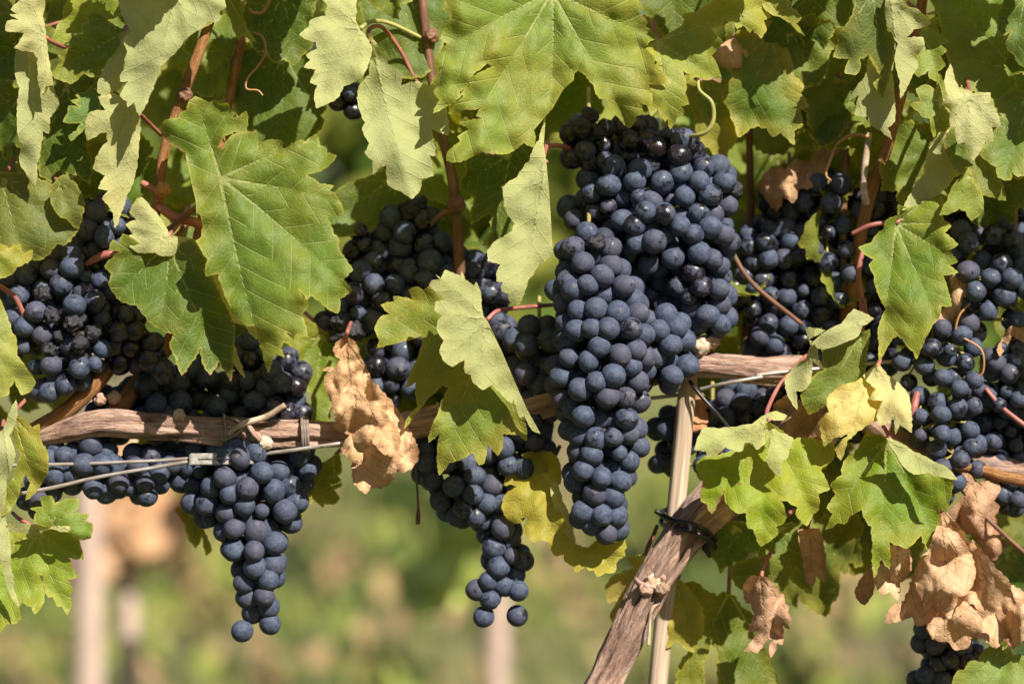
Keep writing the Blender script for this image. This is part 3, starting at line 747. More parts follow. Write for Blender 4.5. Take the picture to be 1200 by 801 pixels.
leaf('broad deep green leaf folded at the top, above the big dry leaf', 'H4', [
    dict(p='622,374 660,385 700,410 760,440 800,460 826,492 780,485 755,478 740,475 700,477 670,455 648,420', b=(625, 376), d=-92, t=(0, -26), u=True, te=1, c=-8),
    dict(p='625,380 600,360 570,360 560,350 530,400 490,440 480,480 450,510 460,540 440,580 452,600 438,642 470,628 490,628 510,605 540,590 555,620 570,640 575,690 580,790 600,740 625,760 630,690 680,700 720,670 742,702 770,650 780,590 800,582 815,500 760,480s 700,440s 640,400s', b=(620, 378), d=-56, t=(2, -18), te=2, a=1.2)],
     (0.12, 0.20, 0.018), 0.25)
leaf('big crumpled dry brown leaf at the lower right', 'H7', [
    dict(p='340,160 360,185 390,210 440,280 490,340 540,390 580,420 600,445 645,470 700,500s 700,640s 640,645 605,672 590,640 570,640 542,667 500,640 460,630 442,667 400,677 380,655 350,650 310,630 290,590 260,590 240,560 200,572 150,577 165,530 210,500 230,460 250,400 280,340 330,290', b=(350, 180), d=-50, t=(0, -10), te=3, a=1.35, st=3.2),
    dict(p='335,240 400,260 450,330 468,400 455,450 430,480 405,490 400,515 370,542 345,535 335,505 310,500 290,522 275,490 262,465 255,400 300,330', b=(345, 240), d=-88, t=(6, -16), te=2.5, a=.9, st=3.2),
    dict(p='460,290 500,330 545,385 585,425 600,470 612,525 585,540 562,577 540,545 515,545 490,510 475,470 492,420 445,370', b=(470, 300), d=-76, t=(-16, -14), te=2, a=.9, st=3.2),
    dict(p='300,600 330,560 380,560 430,510 485,560 490,610 450,640 440,665 400,676 370,650 330,640', b=(420, 520), d=-80, t=(0, -18), te=2.5, a=.8, st=3.2)],
     (0.56, 0.37, 0.225), 0.0, dead=True, stalk=[(350, 130, -30), (360, 90, 0)])
leaf('small pale dry leaf beneath the deep green leaf, left of the big dry leaf', 'H7', [
    dict(p='165,310 200,300 232,320 238,380 222,420 200,440 192,495 175,485 160,470 130,477 108,430 120,380 150,360', b=(190, 305), d=-38, t=(-10, -12), te=2, st=3.2)],
     (0.60, 0.42, 0.27), 0.0, dead=True)
leaf('small brown shrivelled leaf in shade left of the big dry leaf', 'H7', [
    dict(p='38,470 60,420 90,390 105,430 100,475 72,512 50,500', b=(95, 395), d=-20, te=2, st=3.2)],
     (0.34, 0.2, 0.13), 0.0, dead=True)
leaf('dry pinkish brown leaf hanging behind the thin cane at the right edge', 'H7', [
    dict(p='410,45 450,50 480,75 540,70 558,100 540,140 555,165 540,200 552,240 565,310 545,350 520,352 490,310 470,272 430,255 400,240 383,182 405,150 430,120', b=(450, 50), d=10, t=(0, -8), te=2.5, st=3.2)],
     (0.46, 0.28, 0.18), 0.0, dead=True)
leaf('curled dry leaf hanging alone with split tips, right of the wooden stake', 'I6', [
    dict(p='765,275 800,243 870,248 905,275 930,300 945,330 967,342 975,380 992,400 990,430 1007,472 990,490 995,517 965,505 960,590 935,590 925,625 898,657 895,600 920,570 890,572 860,600 830,637 800,630 768,627 800,580 830,532 790,520 812,440 795,388 770,372 757,310', b=(850, 250), d=-30, t=(8, -12), te=2, a=.9, st=3)],
     (0.50, 0.31, 0.21), 0.0, dead=True, stalk=[(860, 200, -20), (900, 120, 0)])
leaf('green leaf with a bright yellow burnt tip just right of the wooden stake', 'I6', [
    dict(p='385,275 400,258 440,270 480,310 520,370 548,412 540,430 552,470 545,545 520,585 500,630 470,625 440,600 420,578 365,602 380,450', b=(400, 262), d=34, t=(0, -14), te=2)],
     (0.13, 0.18, 0.03), 0.95)
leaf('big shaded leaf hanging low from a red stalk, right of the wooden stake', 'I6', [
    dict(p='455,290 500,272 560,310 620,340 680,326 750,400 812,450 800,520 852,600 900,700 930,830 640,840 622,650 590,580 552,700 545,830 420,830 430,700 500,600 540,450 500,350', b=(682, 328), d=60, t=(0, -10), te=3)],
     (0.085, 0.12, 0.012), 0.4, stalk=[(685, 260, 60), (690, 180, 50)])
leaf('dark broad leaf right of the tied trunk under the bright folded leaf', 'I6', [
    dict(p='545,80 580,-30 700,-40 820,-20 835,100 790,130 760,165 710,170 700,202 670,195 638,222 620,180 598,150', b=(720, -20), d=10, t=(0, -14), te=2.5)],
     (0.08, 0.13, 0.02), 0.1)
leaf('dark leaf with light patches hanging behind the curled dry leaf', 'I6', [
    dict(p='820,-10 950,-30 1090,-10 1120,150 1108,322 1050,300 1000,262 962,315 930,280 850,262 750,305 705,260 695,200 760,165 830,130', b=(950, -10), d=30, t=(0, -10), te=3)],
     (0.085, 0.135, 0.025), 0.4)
leaf('narrow brown dry leaf hanging between dark leaves, left of the deep green leaf', 'H4', [
    dict(p='352,655 380,648 412,648 428,700 432,760 425,800 405,790 395,815 375,800 365,740', b=(385, 650), d=0, t=(0, -6), te=2, st=3)],
     (0.40, 0.24, 0.15), 0.0, dead=True)
leaf('brown and green dying leaf behind the left side of the trunk', 'I6', [
    dict(p='165,150 230,130 292,118 262,180 250,215 222,230 205,265 190,300 160,350 130,402 110,440 78,475 68,440 85,400 102,370 58,372 42,300 55,275 70,250 110,230 180,200', b=(250, 130), d=50, t=(0, -10), te=2)],
     (0.24, 0.19, 0.07), 1.0, stalk=[(262, 90, 50), (290, 30, 60), (310, -20, 70)])
leaf('yellow leaf curled lengthwise behind the tip of the main bunch', 'H6', [
    dict(p='250,116 300,111 350,124 380,160 390,205 386,262 350,280 352,320 372,370 400,430 420,470 445,500 456,542 490,560 520,562 560,535 610,545 650,540 682,526 697,560 688,580 690,605 665,620 650,642 640,680 600,685 562,698 545,675 520,672 505,655 482,672 462,678 440,650 412,632 400,602 360,600 345,580 333,560 330,540 295,530 262,542 240,520 215,490 228,430 200,430 205,445 180,452 150,440 130,420 120,400 113,375 130,320 180,280 150,270 125,272 130,240 128,222 170,192 163,175 190,165 218,150 208,130', b=(320, 215), d=0, t=(6, -20), te=1.4, a=1.5),
    dict(p='345,270s 372,250s 385,300 400,350 425,400 440,450 450,500 458,540 430,520 400,480 375,430 355,360 342,300', b=(350, 270), d=-16, t=(20, -6), u=True, te=1, a=.6)],
     (0.30, 0.28, 0.05), 0.8, stalk=[(350, 160, 40), (385, 90, 60)])
leaf('large light green leaf at the bottom left with a tendril shadow, below the wires', 'H5', [
    dict(p='-60,460s 30,442 60,455 130,458 210,450 235,470 250,500 257,542 220,545 228,575 242,602 215,610 228,640 220,662 222,690 210,718 195,695 180,692 165,665 150,662 138,630 135,602 125,600 136,640 135,682 110,714 98,695 85,692 70,682 60,700 65,732 45,747 20,750 0,772 -60,800s', b=(120, 455), d=-50, t=(0, -22), te=1.6)],
     (0.20, 0.27, 0.04), 0.35, stalk=[(60, 420, -40), (40, 402, -10)])
leaf('small puckered green leaf standing over the light green leaf at the bottom left', 'H5', [
    dict(p='98,388 130,380 128,355 160,350 172,368 190,365 205,358 242,360 245,385 232,400 275,408 270,425 288,442 280,478 240,482 200,452 150,445 118,435 105,425 112,400', b=(165, 445), d=-78, t=(0, -24), te=1.4, a=1.2)],
     (0.13, 0.21, 0.03), 0.2)
leaf('thin pale folded leaf lying level across the light green leaf, bottom left', 'H5', [
    dict(p='22,430s 100,437s 215,443s 220,455 205,460 160,452 120,455 95,466 60,462 30,455', b=(215, 450), d=-84, t=(0, -30), u=True, te=1, st=3)],
     (0.24, 0.27, 0.08), 0.2)
leaf('pale narrow folded leaf along the left edge, hanging beside the wire ends', 'H5', [
    dict(p='48,55 52,100 32,160 45,220 22,300 15,400 32,500 32,560 45,640 58,692 35,660 15,600 5,560 -40,400s -40,180s 10,140', b=(20, 180), d=-90, t=(20, -4), u=True, te=1.2, st=3.2)],
     (0.16, 0.20, 0.07), 0.2)
leaf('curled green leaf with yellow edge at the left, in front of the wire ends', 'H5', [
    dict(p='45,92 60,98 78,110 100,132 122,128 125,165 135,190 148,215 148,272 122,320 102,345 83,357 92,310 80,280 65,310 60,342 40,380 20,402 -20,415 0,360 40,290 60,220 38,150', b=(50, 110), d=-74, t=(-10, -14), te=1.2, st=3.2)],
     (0.14, 0.20, 0.03), 0.6)
leaf('dark green leaf tip hanging below the cordon, between the left and centre bunches', 'C2', [
    dict(p='120,200 132,150 160,90 190,50 240,30 285,10 296,60 285,80 296,110 275,130 287,160 270,178 240,178 232,188 205,170 180,182 158,170 150,190 158,222 130,215', b=(270, 20), d=36, t=(0, -10), te=1.6)],
     (0.09, 0.125, 0.015), 0.6)
leaf('shaded leaf glowing green behind the left bunches, above the cordon', 'B2', [
    dict(p='130,420 170,340 240,380 300,400 310,470 280,520 262,600 250,690 200,700 190,600 150,560 110,500', b=(230, 390), d=46, t=(0, -8), te=2)],
     (0.12, 0.17, 0.02), 0.3)
leaf('brown edged leaf peeping out behind the lowest left bunch', 'C1', [
    dict(p='612,200 650,190 700,260 730,330 715,350 700,300 680,325 655,300 640,250', b=(670, 200), d=60, te=1.5, st=3)],
     (0.12, 0.13, 0.03), 0.8)
leaf('light green leaf cut by the bottom right corner', 'H7', [
    dict(p='380,850 385,801 402,760 430,745 450,720 480,712 500,680 545,655 570,640 605,690 652,700 720,720s 720,870s', b=(590, 660), d=-20, t=(0, -22), te=2)],
     (0.16, 0.22, 0.05), 0.2)
leaf('dry brown leaf behind the right bunches, beside the hole leaf', 'B4', [
    dict(p='635,175 690,190 690,240 680,290 690,330 650,340 640,385 600,390 585,350 620,290 640,240', b=(660, 180), d=20, te=2, st=3)],
     (0.52, 0.33, 0.22), 0.0, dead=True)
leaf('brown dead leaves matted in shade above the right bunches', 'A4', [
    dict(p='-30,640 10,590 60,585 95,555 140,560 170,520 215,500 250,470 262,500 235,540 205,560 200,600 160,610 150,650 110,660 90,700 55,690 30,730 0,700', b=(240, 480), d=66, te=3, a=1.5, st=3.2)], (0.40, 0.24, 0.14), 0.0, dead=True)
leaf('dark withered leaf behind the curled grey green leaf', 'H4', [
    dict(p='280,270 330,240 380,285 420,300 400,350 420,380 370,365 330,368 280,330', b=(380, 290), d=-20, te=2, st=3)],
     (0.14, 0.085, 0.06), 0.0, dead=True)
leaf('orange brown dead leaf behind the wooden stake and the right hand wire', 'H4', [
    dict(p='20,235 60,240 75,290 72,330 50,345 25,350 15,300', b=(40, 240), d=40, te=2, st=3)],
     (0.50, 0.24, 0.12), 0.0, dead=True)
leaf('dry tan leaf under the wire at the right edge of the picture', 'B4', [
    dict(p='800,440 840,370 890,340 930,330s 930,420s 890,420 850,400 810,460', b=(890, 350), d=0, te=2, st=3)],
     (0.50, 0.33, 0.2), 0.0, dead=True)
leaf('light leaf behind the smaller top bunch near the pink tipped leaf', 'I5', [
    dict(p='600,-40 800,-50 940,-40 960,60 920,200 860,290 780,300 700,240 640,130', b=(760, -40), d=35, t=(0, -10), te=3)],
     (0.085, 0.14, 0.028), 0.1)

for x_, y_, l_ in [(790, -30, 'shaded leaf cut by the top edge above the three lobed leaf'), (700, -60, 'shaded leaf mostly above the picture over the largest leaf'), (955, -20, 'shaded leaf cut by the top edge, left of the drooping dark leaf')]:
    leaf(l_, 'abs', [dict(p=' '.join('%d,%d' % (x_ + a, y_ + b_) for a, b_ in [(-80, -40), (-60, 20), (-40, 35), (-20, 60), (0, 88), (25, 55), (45, 45), (80, 20), (90, -40), (40, -80), (-30, -80)]), b=(x_, y_ - 70), d=30, t=(0, -14), te=3)], DGREEN, .1)
# ------------------------------------------------------------------ canopy fill: shaded leaves behind, by copies of a few whole leaves
def lobed_outline(r, size):
    P = []
    lobes = [(0, 1.0), (52, .86), (-52, .86), (108, .66), (-108, .66)]
    sin_ = r.uniform(.5, .68)
    for k in range(64):
        th = -math.pi + (k + .5) * 2 * math.pi / 64
        dg = math.degrees(th)
        v = max(L * (1 - ((dg - a) / 34) ** 2 * (1 - sin_)) if abs(dg - a) < 34 else 0 for a, L in lobes)
        v = max(v, sin_ * .72 if abs(dg) < 145 else .12 + .4 * (180 - abs(dg)) / 35)
        v *= size * r.uniform(.93, 1.05)
        P.append((math.sin(th) * v, math.cos(th) * v, False))
    return P


protos = []
for k in range(6):
    r = random.Random(100 + k)
    P3, F, un, sv, ed, V2 = sheet_mesh(lobed_outline(r, 92), (0, 0), 0, (0, 0), r.uniform(10, 40) * r.choice((-1, 1)), 1.8, 4.5, 13, seed=200 + k, step=5.5)
    V = np.column_stack([P3[:, 0], P3[:, 2], -P3[:, 1]]) * S
    root = empty('grape_leaf', (0, 0, 0))
    va = np.column_stack([un, sv, np.zeros(len(V))])
    mesh_obj('blade', V, F.tolist(), M_LEAF, root, attrs={'va': ('FLOAT_VECTOR', va), 'edge': ('FLOAT', ed), 'lp': ('FLOAT_VECTOR', np.column_stack([V2, np.full(len(V), k * 50.)]))})
    st = [(600, 400.5, 0, 2.4), (602, 380, 14, 2.2), (600 + r.uniform(-15, 15), 350, 40, 2.0)]
    so = tube('leaf_stalk', st, M_STALK, None, seg=7)
    so.data.transform(Matrix.Translation((0, 0, -ZC))); so.parent = root
    protos.append(root)
used = set()


def place_leaf(x, y, d, rot, tiltx, tiltz, scale, colr, yel, label, group):
    k = random.randrange(6)
    src = protos[k]
    if k in used:
        o = src.copy(); col.objects.link(o)
        kids = [c.copy() for c in src.children]
        for c in kids: col.objects.link(c); c.parent = o
    else:
        used.add(k); o = src; kids = list(src.children)
    o.location = W(x, y, d)
    o.rotation_euler = (tiltx, rot, tiltz)
    o.scale = (scale,) * 3
    tag(o, label, 'leaf', group)
    for c in kids:
        if c.name.startswith('blade'): c.color = (*colr, yel)


BACK = 'deep shaded leaves at the back of the vine'
rr = random.Random(5)
spots = []
for i in range(400):
    x = rr.uniform(-160, 1380); y = rr.uniform(-130, 330); d = rr.uniform(95, 330)
    if 560 < x < 700 and 170 < y: continue
    if 330 < x < 470 and y > 100: continue
    if x > 880 and y < 40: pass
    if any(math.hypot(x - a, y - b_) < 62 and abs(d - c) < 80 for a, b_, c in spots): continue
    if any(math.hypot(x - a, y - b_) < 40 for a, b_, c in spots): continue
    spots.append((x, y, d))
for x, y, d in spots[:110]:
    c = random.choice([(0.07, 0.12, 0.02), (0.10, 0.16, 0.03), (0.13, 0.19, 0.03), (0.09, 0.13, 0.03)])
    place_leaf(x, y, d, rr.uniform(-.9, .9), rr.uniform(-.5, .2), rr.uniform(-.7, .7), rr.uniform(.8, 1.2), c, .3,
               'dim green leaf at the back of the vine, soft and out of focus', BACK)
MID = 'shaded leaves inside the canopy'
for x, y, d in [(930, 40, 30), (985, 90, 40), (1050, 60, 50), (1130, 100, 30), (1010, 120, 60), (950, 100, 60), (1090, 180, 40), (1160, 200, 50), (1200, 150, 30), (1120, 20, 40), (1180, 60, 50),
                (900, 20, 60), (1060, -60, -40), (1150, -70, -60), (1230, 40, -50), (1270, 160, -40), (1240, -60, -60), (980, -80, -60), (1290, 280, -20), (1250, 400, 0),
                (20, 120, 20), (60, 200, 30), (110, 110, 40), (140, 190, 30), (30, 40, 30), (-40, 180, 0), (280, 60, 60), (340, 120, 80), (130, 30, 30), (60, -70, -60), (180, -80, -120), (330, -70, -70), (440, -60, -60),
                (600, -110, 20), (480, 90, 80), (560, 40, 80), (860, -70, -80)]:  # entries beyond the frame are unseen leaves, added to shade what hangs below
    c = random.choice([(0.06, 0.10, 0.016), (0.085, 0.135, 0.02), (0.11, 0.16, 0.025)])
    place_leaf(x, y, d, rr.uniform(-.9, .9), rr.uniform(-.6, 0), rr.uniform(-.5, .5), rr.uniform(.65, .95), c, .2, 'green canopy leaf, half hidden behind the front leaves or unseen and added for shade', MID)
# lower right back
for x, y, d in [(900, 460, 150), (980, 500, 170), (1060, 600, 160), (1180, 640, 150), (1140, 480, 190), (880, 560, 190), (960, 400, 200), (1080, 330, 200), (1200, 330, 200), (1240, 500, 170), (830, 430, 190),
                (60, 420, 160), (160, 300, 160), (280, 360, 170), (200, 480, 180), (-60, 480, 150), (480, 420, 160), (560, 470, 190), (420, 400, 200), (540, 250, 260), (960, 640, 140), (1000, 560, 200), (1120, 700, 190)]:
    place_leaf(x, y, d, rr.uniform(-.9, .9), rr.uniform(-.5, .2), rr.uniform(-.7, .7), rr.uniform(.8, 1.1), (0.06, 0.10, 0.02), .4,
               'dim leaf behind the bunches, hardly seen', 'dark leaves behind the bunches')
for k in range(6):
    if k not in used: place_leaf(300 + 90 * k, 200, 300, 0, 0, 0, 1, (0.07, 0.12, 0.02), .3, 'dim green leaf at the back of the vine, soft and out of focus', BACK)

# ------------------------------------------------------------------ grapes
def grape_mesh(k, raisin=False):
    bm = bmesh.new()
    bmesh.ops.create_uvsphere(bm, u_segments=28, v_segments=18, radius=1.0)
    r = random.Random(k)
    zs = k * 5.1
    for v in bm.verts:
        p = v.co.copy()
        h = 0.03 * noise.noise(p * 1.1 + Vector((zs, 0, 0)))
        if raisin:
            h = -0.22 + 0.26 * noise.noise(p * 1.6 + Vector((zs, 0, 0))) - 0.22 * abs(noise.noise(p * 3.6 + Vector((zs, 3, 0)))) - .1 * abs(noise.noise(p * 8 + Vector((zs, 3, 0))))
        elif k % 4 == 3:
            q = p - Vector((r.uniform(-.5, .5), -.8, r.uniform(-.2, .5)))
            h -= 0.10 * math.exp(-q.length_squared * 7)
            h += 0.022 * noise.noise(p * 4 + Vector((zs, 0, 0)))
        v.co = p * (1 + h)
        # the stalk end dimples
        a = math.acos(max(-1, min(1, p.z)))
        v.co.z *= 1.04
        if a < .35: v.co.z -= .06 * (1 - a / .35)
    me = bpy.data.meshes.new('grape')
    bm.to_mesh(me); bm.free()
    me.polygons.foreach_set('use_smooth', [True] * len(me.polygons))
    me.materials.append(M_RAISIN if raisin else M_GRAPE)
    return me


GM = [grape_mesh(k) for k in range(10)]
RM = [grape_mesh(50 + k, True) for k in range(4)]


def bunch(label, chain, r0, rub=0.3, seed=0, loose=False, raisins=(), maxn=99, group=None, dens=1.0, rubtop=None, jit=.08, hand=()):
    """chain: (x,y,R,d) balls whose union is the body of the bunch; berries are packed on its skin"""
    q = np.random.default_rng(seed + 1)
    C = np.array(chain, float)
    # candidate points on shells of the union
    layers = (0.0, 1.5 * r0)
    pts = []
    for li, dep in enumerate(layers):
        cand = []
        for x, y, R, d in chain:
            Rr = R - r0 - dep
            if Rr < 2: Rr = 2
            n = int(40 + 9 * (R / r0) ** 2)
            v = q.normal(size=(n, 3)); v /= np.linalg.norm(v, axis=1)[:, None]
            cand.append(np.array([x, y, d]) + v * Rr)
        cand = np.concatenate(cand)
        keep = np.ones(len(cand), bool)
        for x, y, R, d in chain:
            dd = np.linalg.norm(cand - np.array([x, y, d]), axis=1)
            keep &= dd > (max(R - r0 - dep, 2)) - 1.0
        cand = cand[keep]
        q.shuffle(cand)
        # order: front first so the visible face packs best
        cand = cand[np.argsort(cand[:, 2] + q.uniform(-14, 14, len(cand)))]
        gap = (1.36 if not loose else 1.9) * r0 / dens
        for c in cand:
            if not pts or np.min(np.linalg.norm(np.array(pts) - c, axis=1)) > gap: pts.append(c)
    for h in hand: pts.append(np.array(h, float))
    P = np.array(pts)
    # relax overlaps
    for it in range(12):
        dlt = P[:, None] - P[None]; dist = np.linalg.norm(dlt, axis=2) + 1e-6
        np.fill_diagonal(dist, 1e9)
        tgt = 1.46 * r0 if not loose else 1.95 * r0
        push = np.clip(tgt - dist, 0, None) * .25
        P = P + (dlt / dist[..., None] * push[..., None]).sum(1)
    rad = 1.02 * r0 * q.uniform(1 - jit, 1 + jit, len(P)) * np.where(q.random(len(P)) < .05, .72, 1)
    if len(hand): rad[-len(hand):] = r0
    # leave out berries nothing can see from the front or a step to the side
    vis = np.zeros(len(P))
    for sh in (-.45, 0, .45):
        X = P[:, 0] + P[:, 2] * sh; Y = P[:, 1]
        x0, y0 = X.min() - r0, Y.min() - r0
        W_, H_ = int((X.max() + r0 - x0) / 2) + 2, int((Y.max() + r0 - y0) / 2) + 2
        zb = np.full((H_, W_), 1e9); ib = np.full((H_, W_), -1)
        yy, xx = np.mgrid[0:H_, 0:W_]
        for i in range(len(P)):
            cx, cy = (X[i] - x0) / 2, (Y[i] - y0) / 2; rr_ = rad[i] / 2
            a0, a1, b0_, b1 = max(0, int(cx - rr_)), int(cx + rr_) + 2, max(0, int(cy - rr_)), int(cy + rr_) + 2
            sx, sy = xx[b0_:b1, a0:a1], yy[b0_:b1, a0:a1]
            qd = rr_ ** 2 - (sx - cx) ** 2 - (sy - cy) ** 2
            z = np.where(qd > 0, P[i, 2] - 2 * np.sqrt(np.clip(qd, 0, None)), 1e9)
            m = z < zb[b0_:b1, a0:a1]
            zb[b0_:b1, a0:a1][m] = z[m]; ib[b0_:b1, a0:a1][m] = i
        cnt = np.bincount(ib[ib >= 0], minlength=len(P))
        vis = np.maximum(vis, cnt * (1.5 if sh == 0 else 1))
    order = np.argsort(-vis)
    order = [i for i in order if vis[i] > 4]
    top = C[np.argmin(C[:, 1])]
    root = empty('grape_bunch', W(top[0], top[1] - top[2], top[3]), label, 'bunch', group)
    rl = root.matrix_basis.translation.copy()
    rad_raisin = set()
    for (rx, ry, rr_) in raisins:
        for i in order:
            if math.hypot(P[i, 0] - rx, P[i, 1] - ry) < rr_ and P[i, 2] < C[:, 3].mean() + 5: rad_raisin.add(i)
    rest = []
    for j, i in enumerate(order):
        if j >= maxn: rest.append(i); continue
        rs = i in rad_raisin
        me = RM[int(q.integers(4))] if rs else GM[int(q.integers(10))]
        o = bpy.data.objects.new('shrivelled_grape' if rs else 'grape', me)
        col.objects.link(o); o.parent = root
        if rs: o['label'] = 'shrivelled wrinkled black berry'
        if rs: P[i, 2] -= 5
        o.location = W(*P[i]) - rl
        s = rad[i] * S * (1 + P[i, 2] * S / D) * (1.12 if rs else 1)
        o.scale = (s * q.uniform(.93, 1.05), s * q.uniform(.93, 1.05), s * q.uniform(.95, 1.08))
        cc = C[np.argmin(np.linalg.norm(C[:, [0, 1, 3]] - P[i], axis=1) - C[:, 2] * .5)]
        outw = Vector((P[i, 0] - cc[0], P[i, 2] - cc[3], -(P[i, 1] - cc[1]) - 4)) / r0 + Vector(q.normal(size=3) * .45)
        o.rotation_euler = outw.to_track_quat('-Z', 'Y').to_euler() if not rs else tuple(q.uniform(-3, 3, 3))
        rb = rub + q.normal() * .16
        if rubtop is not None: rb += rubtop[1] * max(0, min(1, (rubtop[0] - P[i, 1]) / 60))
        o.color = (1, 1, 1, float(np.clip(rb, 0, 1)))
    if rest:
        bm = bmesh.new()
        for i in rest:
            m = Matrix.Translation(W(*P[i]) - rl) @ Matrix.Scale(rad[i] * S, 4)
            bmesh.ops.create_uvsphere(bm, u_segments=20, v_segments=14, radius=1.0, matrix=m)
        me = bpy.data.meshes.new('more_grapes'); bm.to_mesh(me); bm.free()
        me.polygons.foreach_set('use_smooth', [True] * len(me.polygons)); me.materials.append(M_GRAPE)
        o = bpy.data.objects.new('more_grapes', me); col.objects.link(o); o.parent = root; o['kind'] = 'stuff'; o.color = (1, 1, 1, rub)
    # bunch stem running down the middle with side branches to berries
    ch = sorted(chain, key=lambda c: c[1])
    pts_ = [(top[0], top[1] - top[2] - 18, top[3] + 30, 2.6), (top[0], top[1] - top[2] + 6, top[3] + 8, 2.4)] + [(c[0], c[1], c[3], 2.0) for c in ch]
    st = tube('bunch_stem', pts_, M_RACHIS, root, seg=7)
    if loose:
        bmv = []; bmf = []; off = 0
        me_list = []
        for i in order[:60]:
            c = min(chain, key=lambda c: (c[0] - P[i, 0]) ** 2 + (c[1] - P[i, 1]) ** 2)
            a = np.array([c[0], c[1] - 8, c[3]])
            mid = (a + P[i]) / 2 + np.array([0, -4, -4])
            o = tube('tmp', [(*a, 1.5), (*mid, 1.2), (*(P[i] + np.array([0, -rad[i] * .8, 0])), 1.6)], None, None, seg=6, n=8)
            vs = np.array([v.co[:] for v in o.data.vertices]) - np.array(rl)
            bmv.append(vs); bmf += [[k + off for k in p.vertices] for p in o.data.polygons]; off += len(vs)
            bpy.data.objects.remove(o)
        V = np.concatenate(bmv) + np.array(rl)
        mesh_obj('berry_stalks', V, bmf, M_RACHIS, root, attrs={'tp': ('FLOAT_VECTOR', V)})
    return root


bunch('main bunch in the centre, the largest, dusty blue and sharply lit', [(690, 302, 42, -22), (672, 345, 34, -24), (702, 350, 56, -26), (712, 395, 66, -24), (704, 440, 66, -24), (775, 395, 40, -12), (782, 425, 38, -8), (708, 485, 56, -26), (716, 515, 46, -24), (702, 550, 46, -26), (700, 590, 38, -26), (714, 614, 26, -28)],
      13.7, 0.12, 2, rubtop=(330, .25), raisins=((712, 272, 17), (690, 290, 11), (735, 300, 10)), jit=.07)
bunch('bunch behind and right of the main one, its upper berries glossy black', [(690, 156, 34, 22), (684, 176, 30, 24), (742, 165, 36, 32), (790, 185, 42, 24), (828, 222, 44, 22), (682, 246, 30, 30), (728, 225, 54, 24), (770, 262, 66, 20), (815, 280, 52, 18), (822, 335, 44, 16), (834, 372, 32, 14), (752, 325, 40, 44), (718, 285, 40, 40), (782, 345, 34, 38)],
      13.4, 0.34, 3, rubtop=(215, .45), raisins=((696, 150, 20), (664, 215, 11), (860, 222, 12), (720, 160, 10)), jit=.08)
bunch('shaded bunch between the folded leaf and the main bunch', [(632, 400, 34, 40), (622, 440, 36, 44), (628, 485, 34, 44), (600, 400, 22, 46)], 14.0, 0.2, 4)
bunch('dark bunch left of centre behind the folded leaf, shrivelled berries at its left shoulder', [(478, 266, 42, 92), (428, 285, 34, 90), (500, 315, 52, 96), (565, 335, 44, 100), (440, 345, 54, 88), (400, 375, 34, 60), (500, 385, 56, 96), (460, 435, 46, 90), (570, 410, 50, 100)], 13.6, 0.42, 5, raisins=((410, 290, 14), (404, 385, 18), (480, 240, 10)))
bunch('loose shaded bunch hanging low in the centre, its last berries apart', [(522, 540, 44, 44), (600, 530, 52, 50), (548, 575, 46, 40), (585, 610, 36, 36), (592, 655, 34, 32), (580, 690, 28, 30)], 12.9, 0.3, 6,
      hand=((567, 722, 26), (606, 721, 30), (602, 690, 20), (562, 690, 24), (558, 600, 20)))
bunch('lit bunch at the left with a knot of raisined berries in its middle', [(28, 335, 36, 10), (78, 318, 38, 12), (45, 370, 44, 4), (90, 372, 44, 0), (88, 412, 46, -6), (66, 440, 38, -4), (30, 395, 34, 6)], 12.9, 0.34, 7, raisins=((76, 378, 20), (98, 388, 16), (62, 405, 13), (104, 400, 14), (48, 350, 10), (84, 425, 10)))
bunch('small cluster of glossy berries right of the raisined bunch at the left', [(145, 388, 34, 6), (168, 412, 30, 2), (192, 432, 22, 0), (140, 418, 22, 4)], 13.4, 0.75, 8)
bunch('dark berries in shade above the left bunch, under the large dark leaf', [(125, 268, 44, 24), (80, 295, 40, 34), (130, 320, 34, 30), (30, 300, 34, 40), (150, 345, 28, 34)], 13.4, 0.4, 9)
bunch('deep shaded bunch behind the left part of the cordon', [(190, 470, 52, 60), (245, 475, 46, 58), (235, 440, 36, 56), (140, 480, 40, 64), (290, 492, 30, 54), (120, 500, 34, 60)], 13.6, 0.2, 10)
bunch('glossy bunch right above the cordon, below the point of the broad leaf', [(296, 415, 30, 30), (330, 440, 36, 24), (320, 475, 36, 22), (345, 480, 24, 20), (290, 450, 28, 34)], 12.6, 0.5, 11)
bunch('sharply lit bunch hanging lowest at the left, tapering to a single berry', [(238, 548, 42, 30), (335, 545, 42, 30), (285, 560, 58, 10), (248, 585, 38, 16), (322, 590, 42, 8), (288, 605, 44, 4), (300, 645, 42, 2), (304, 678, 33, 2), (305, 700, 27, 0)], 13.4, 0.05, 12,
      hand=((284, 739, 0), (316, 730, 4), (296, 716, 6)))
bunch('row of berries under the left end of the cordon, crossed by the two wires', [(72, 548, 36, 12), (105, 545, 38, 10), (132, 560, 30, 12), (45, 580, 30, 16), (108, 566, 26, 8)], 13.4, 0.1, 13)
bunch('short shaded bunch below the wires, between the two left bunches', [(170, 550, 36, 22), (160, 575, 24, 18), (205, 545, 32, 30), (172, 585, 18, 14)], 12.8, 0.2, 14)
bunch('few dark berries peeping between two pale leaves near the top', [(408, 112, 26, 20), (400, 92, 18, 26), (412, 130, 16, 18)], 12.6, 0.6, 15)
bunch('partly lit bunch right of centre under the dead brown leaves', [(972, 236, 42, 82), (1000, 255, 40, 90), (968, 285, 40, 80), (1000, 310, 36, 84), (975, 345, 30, 90)], 11.8, 0.35, 16, loose=True)
bunch('out of focus black berries between the main bunch and the right bunches', [(905, 290, 44, 104), (885, 345, 40, 104), (930, 340, 44, 112), (905, 390, 40, 112), (960, 385, 40, 112), (925, 235, 38, 112), (960, 300, 40, 130)], 12.0, 0.5, 17)
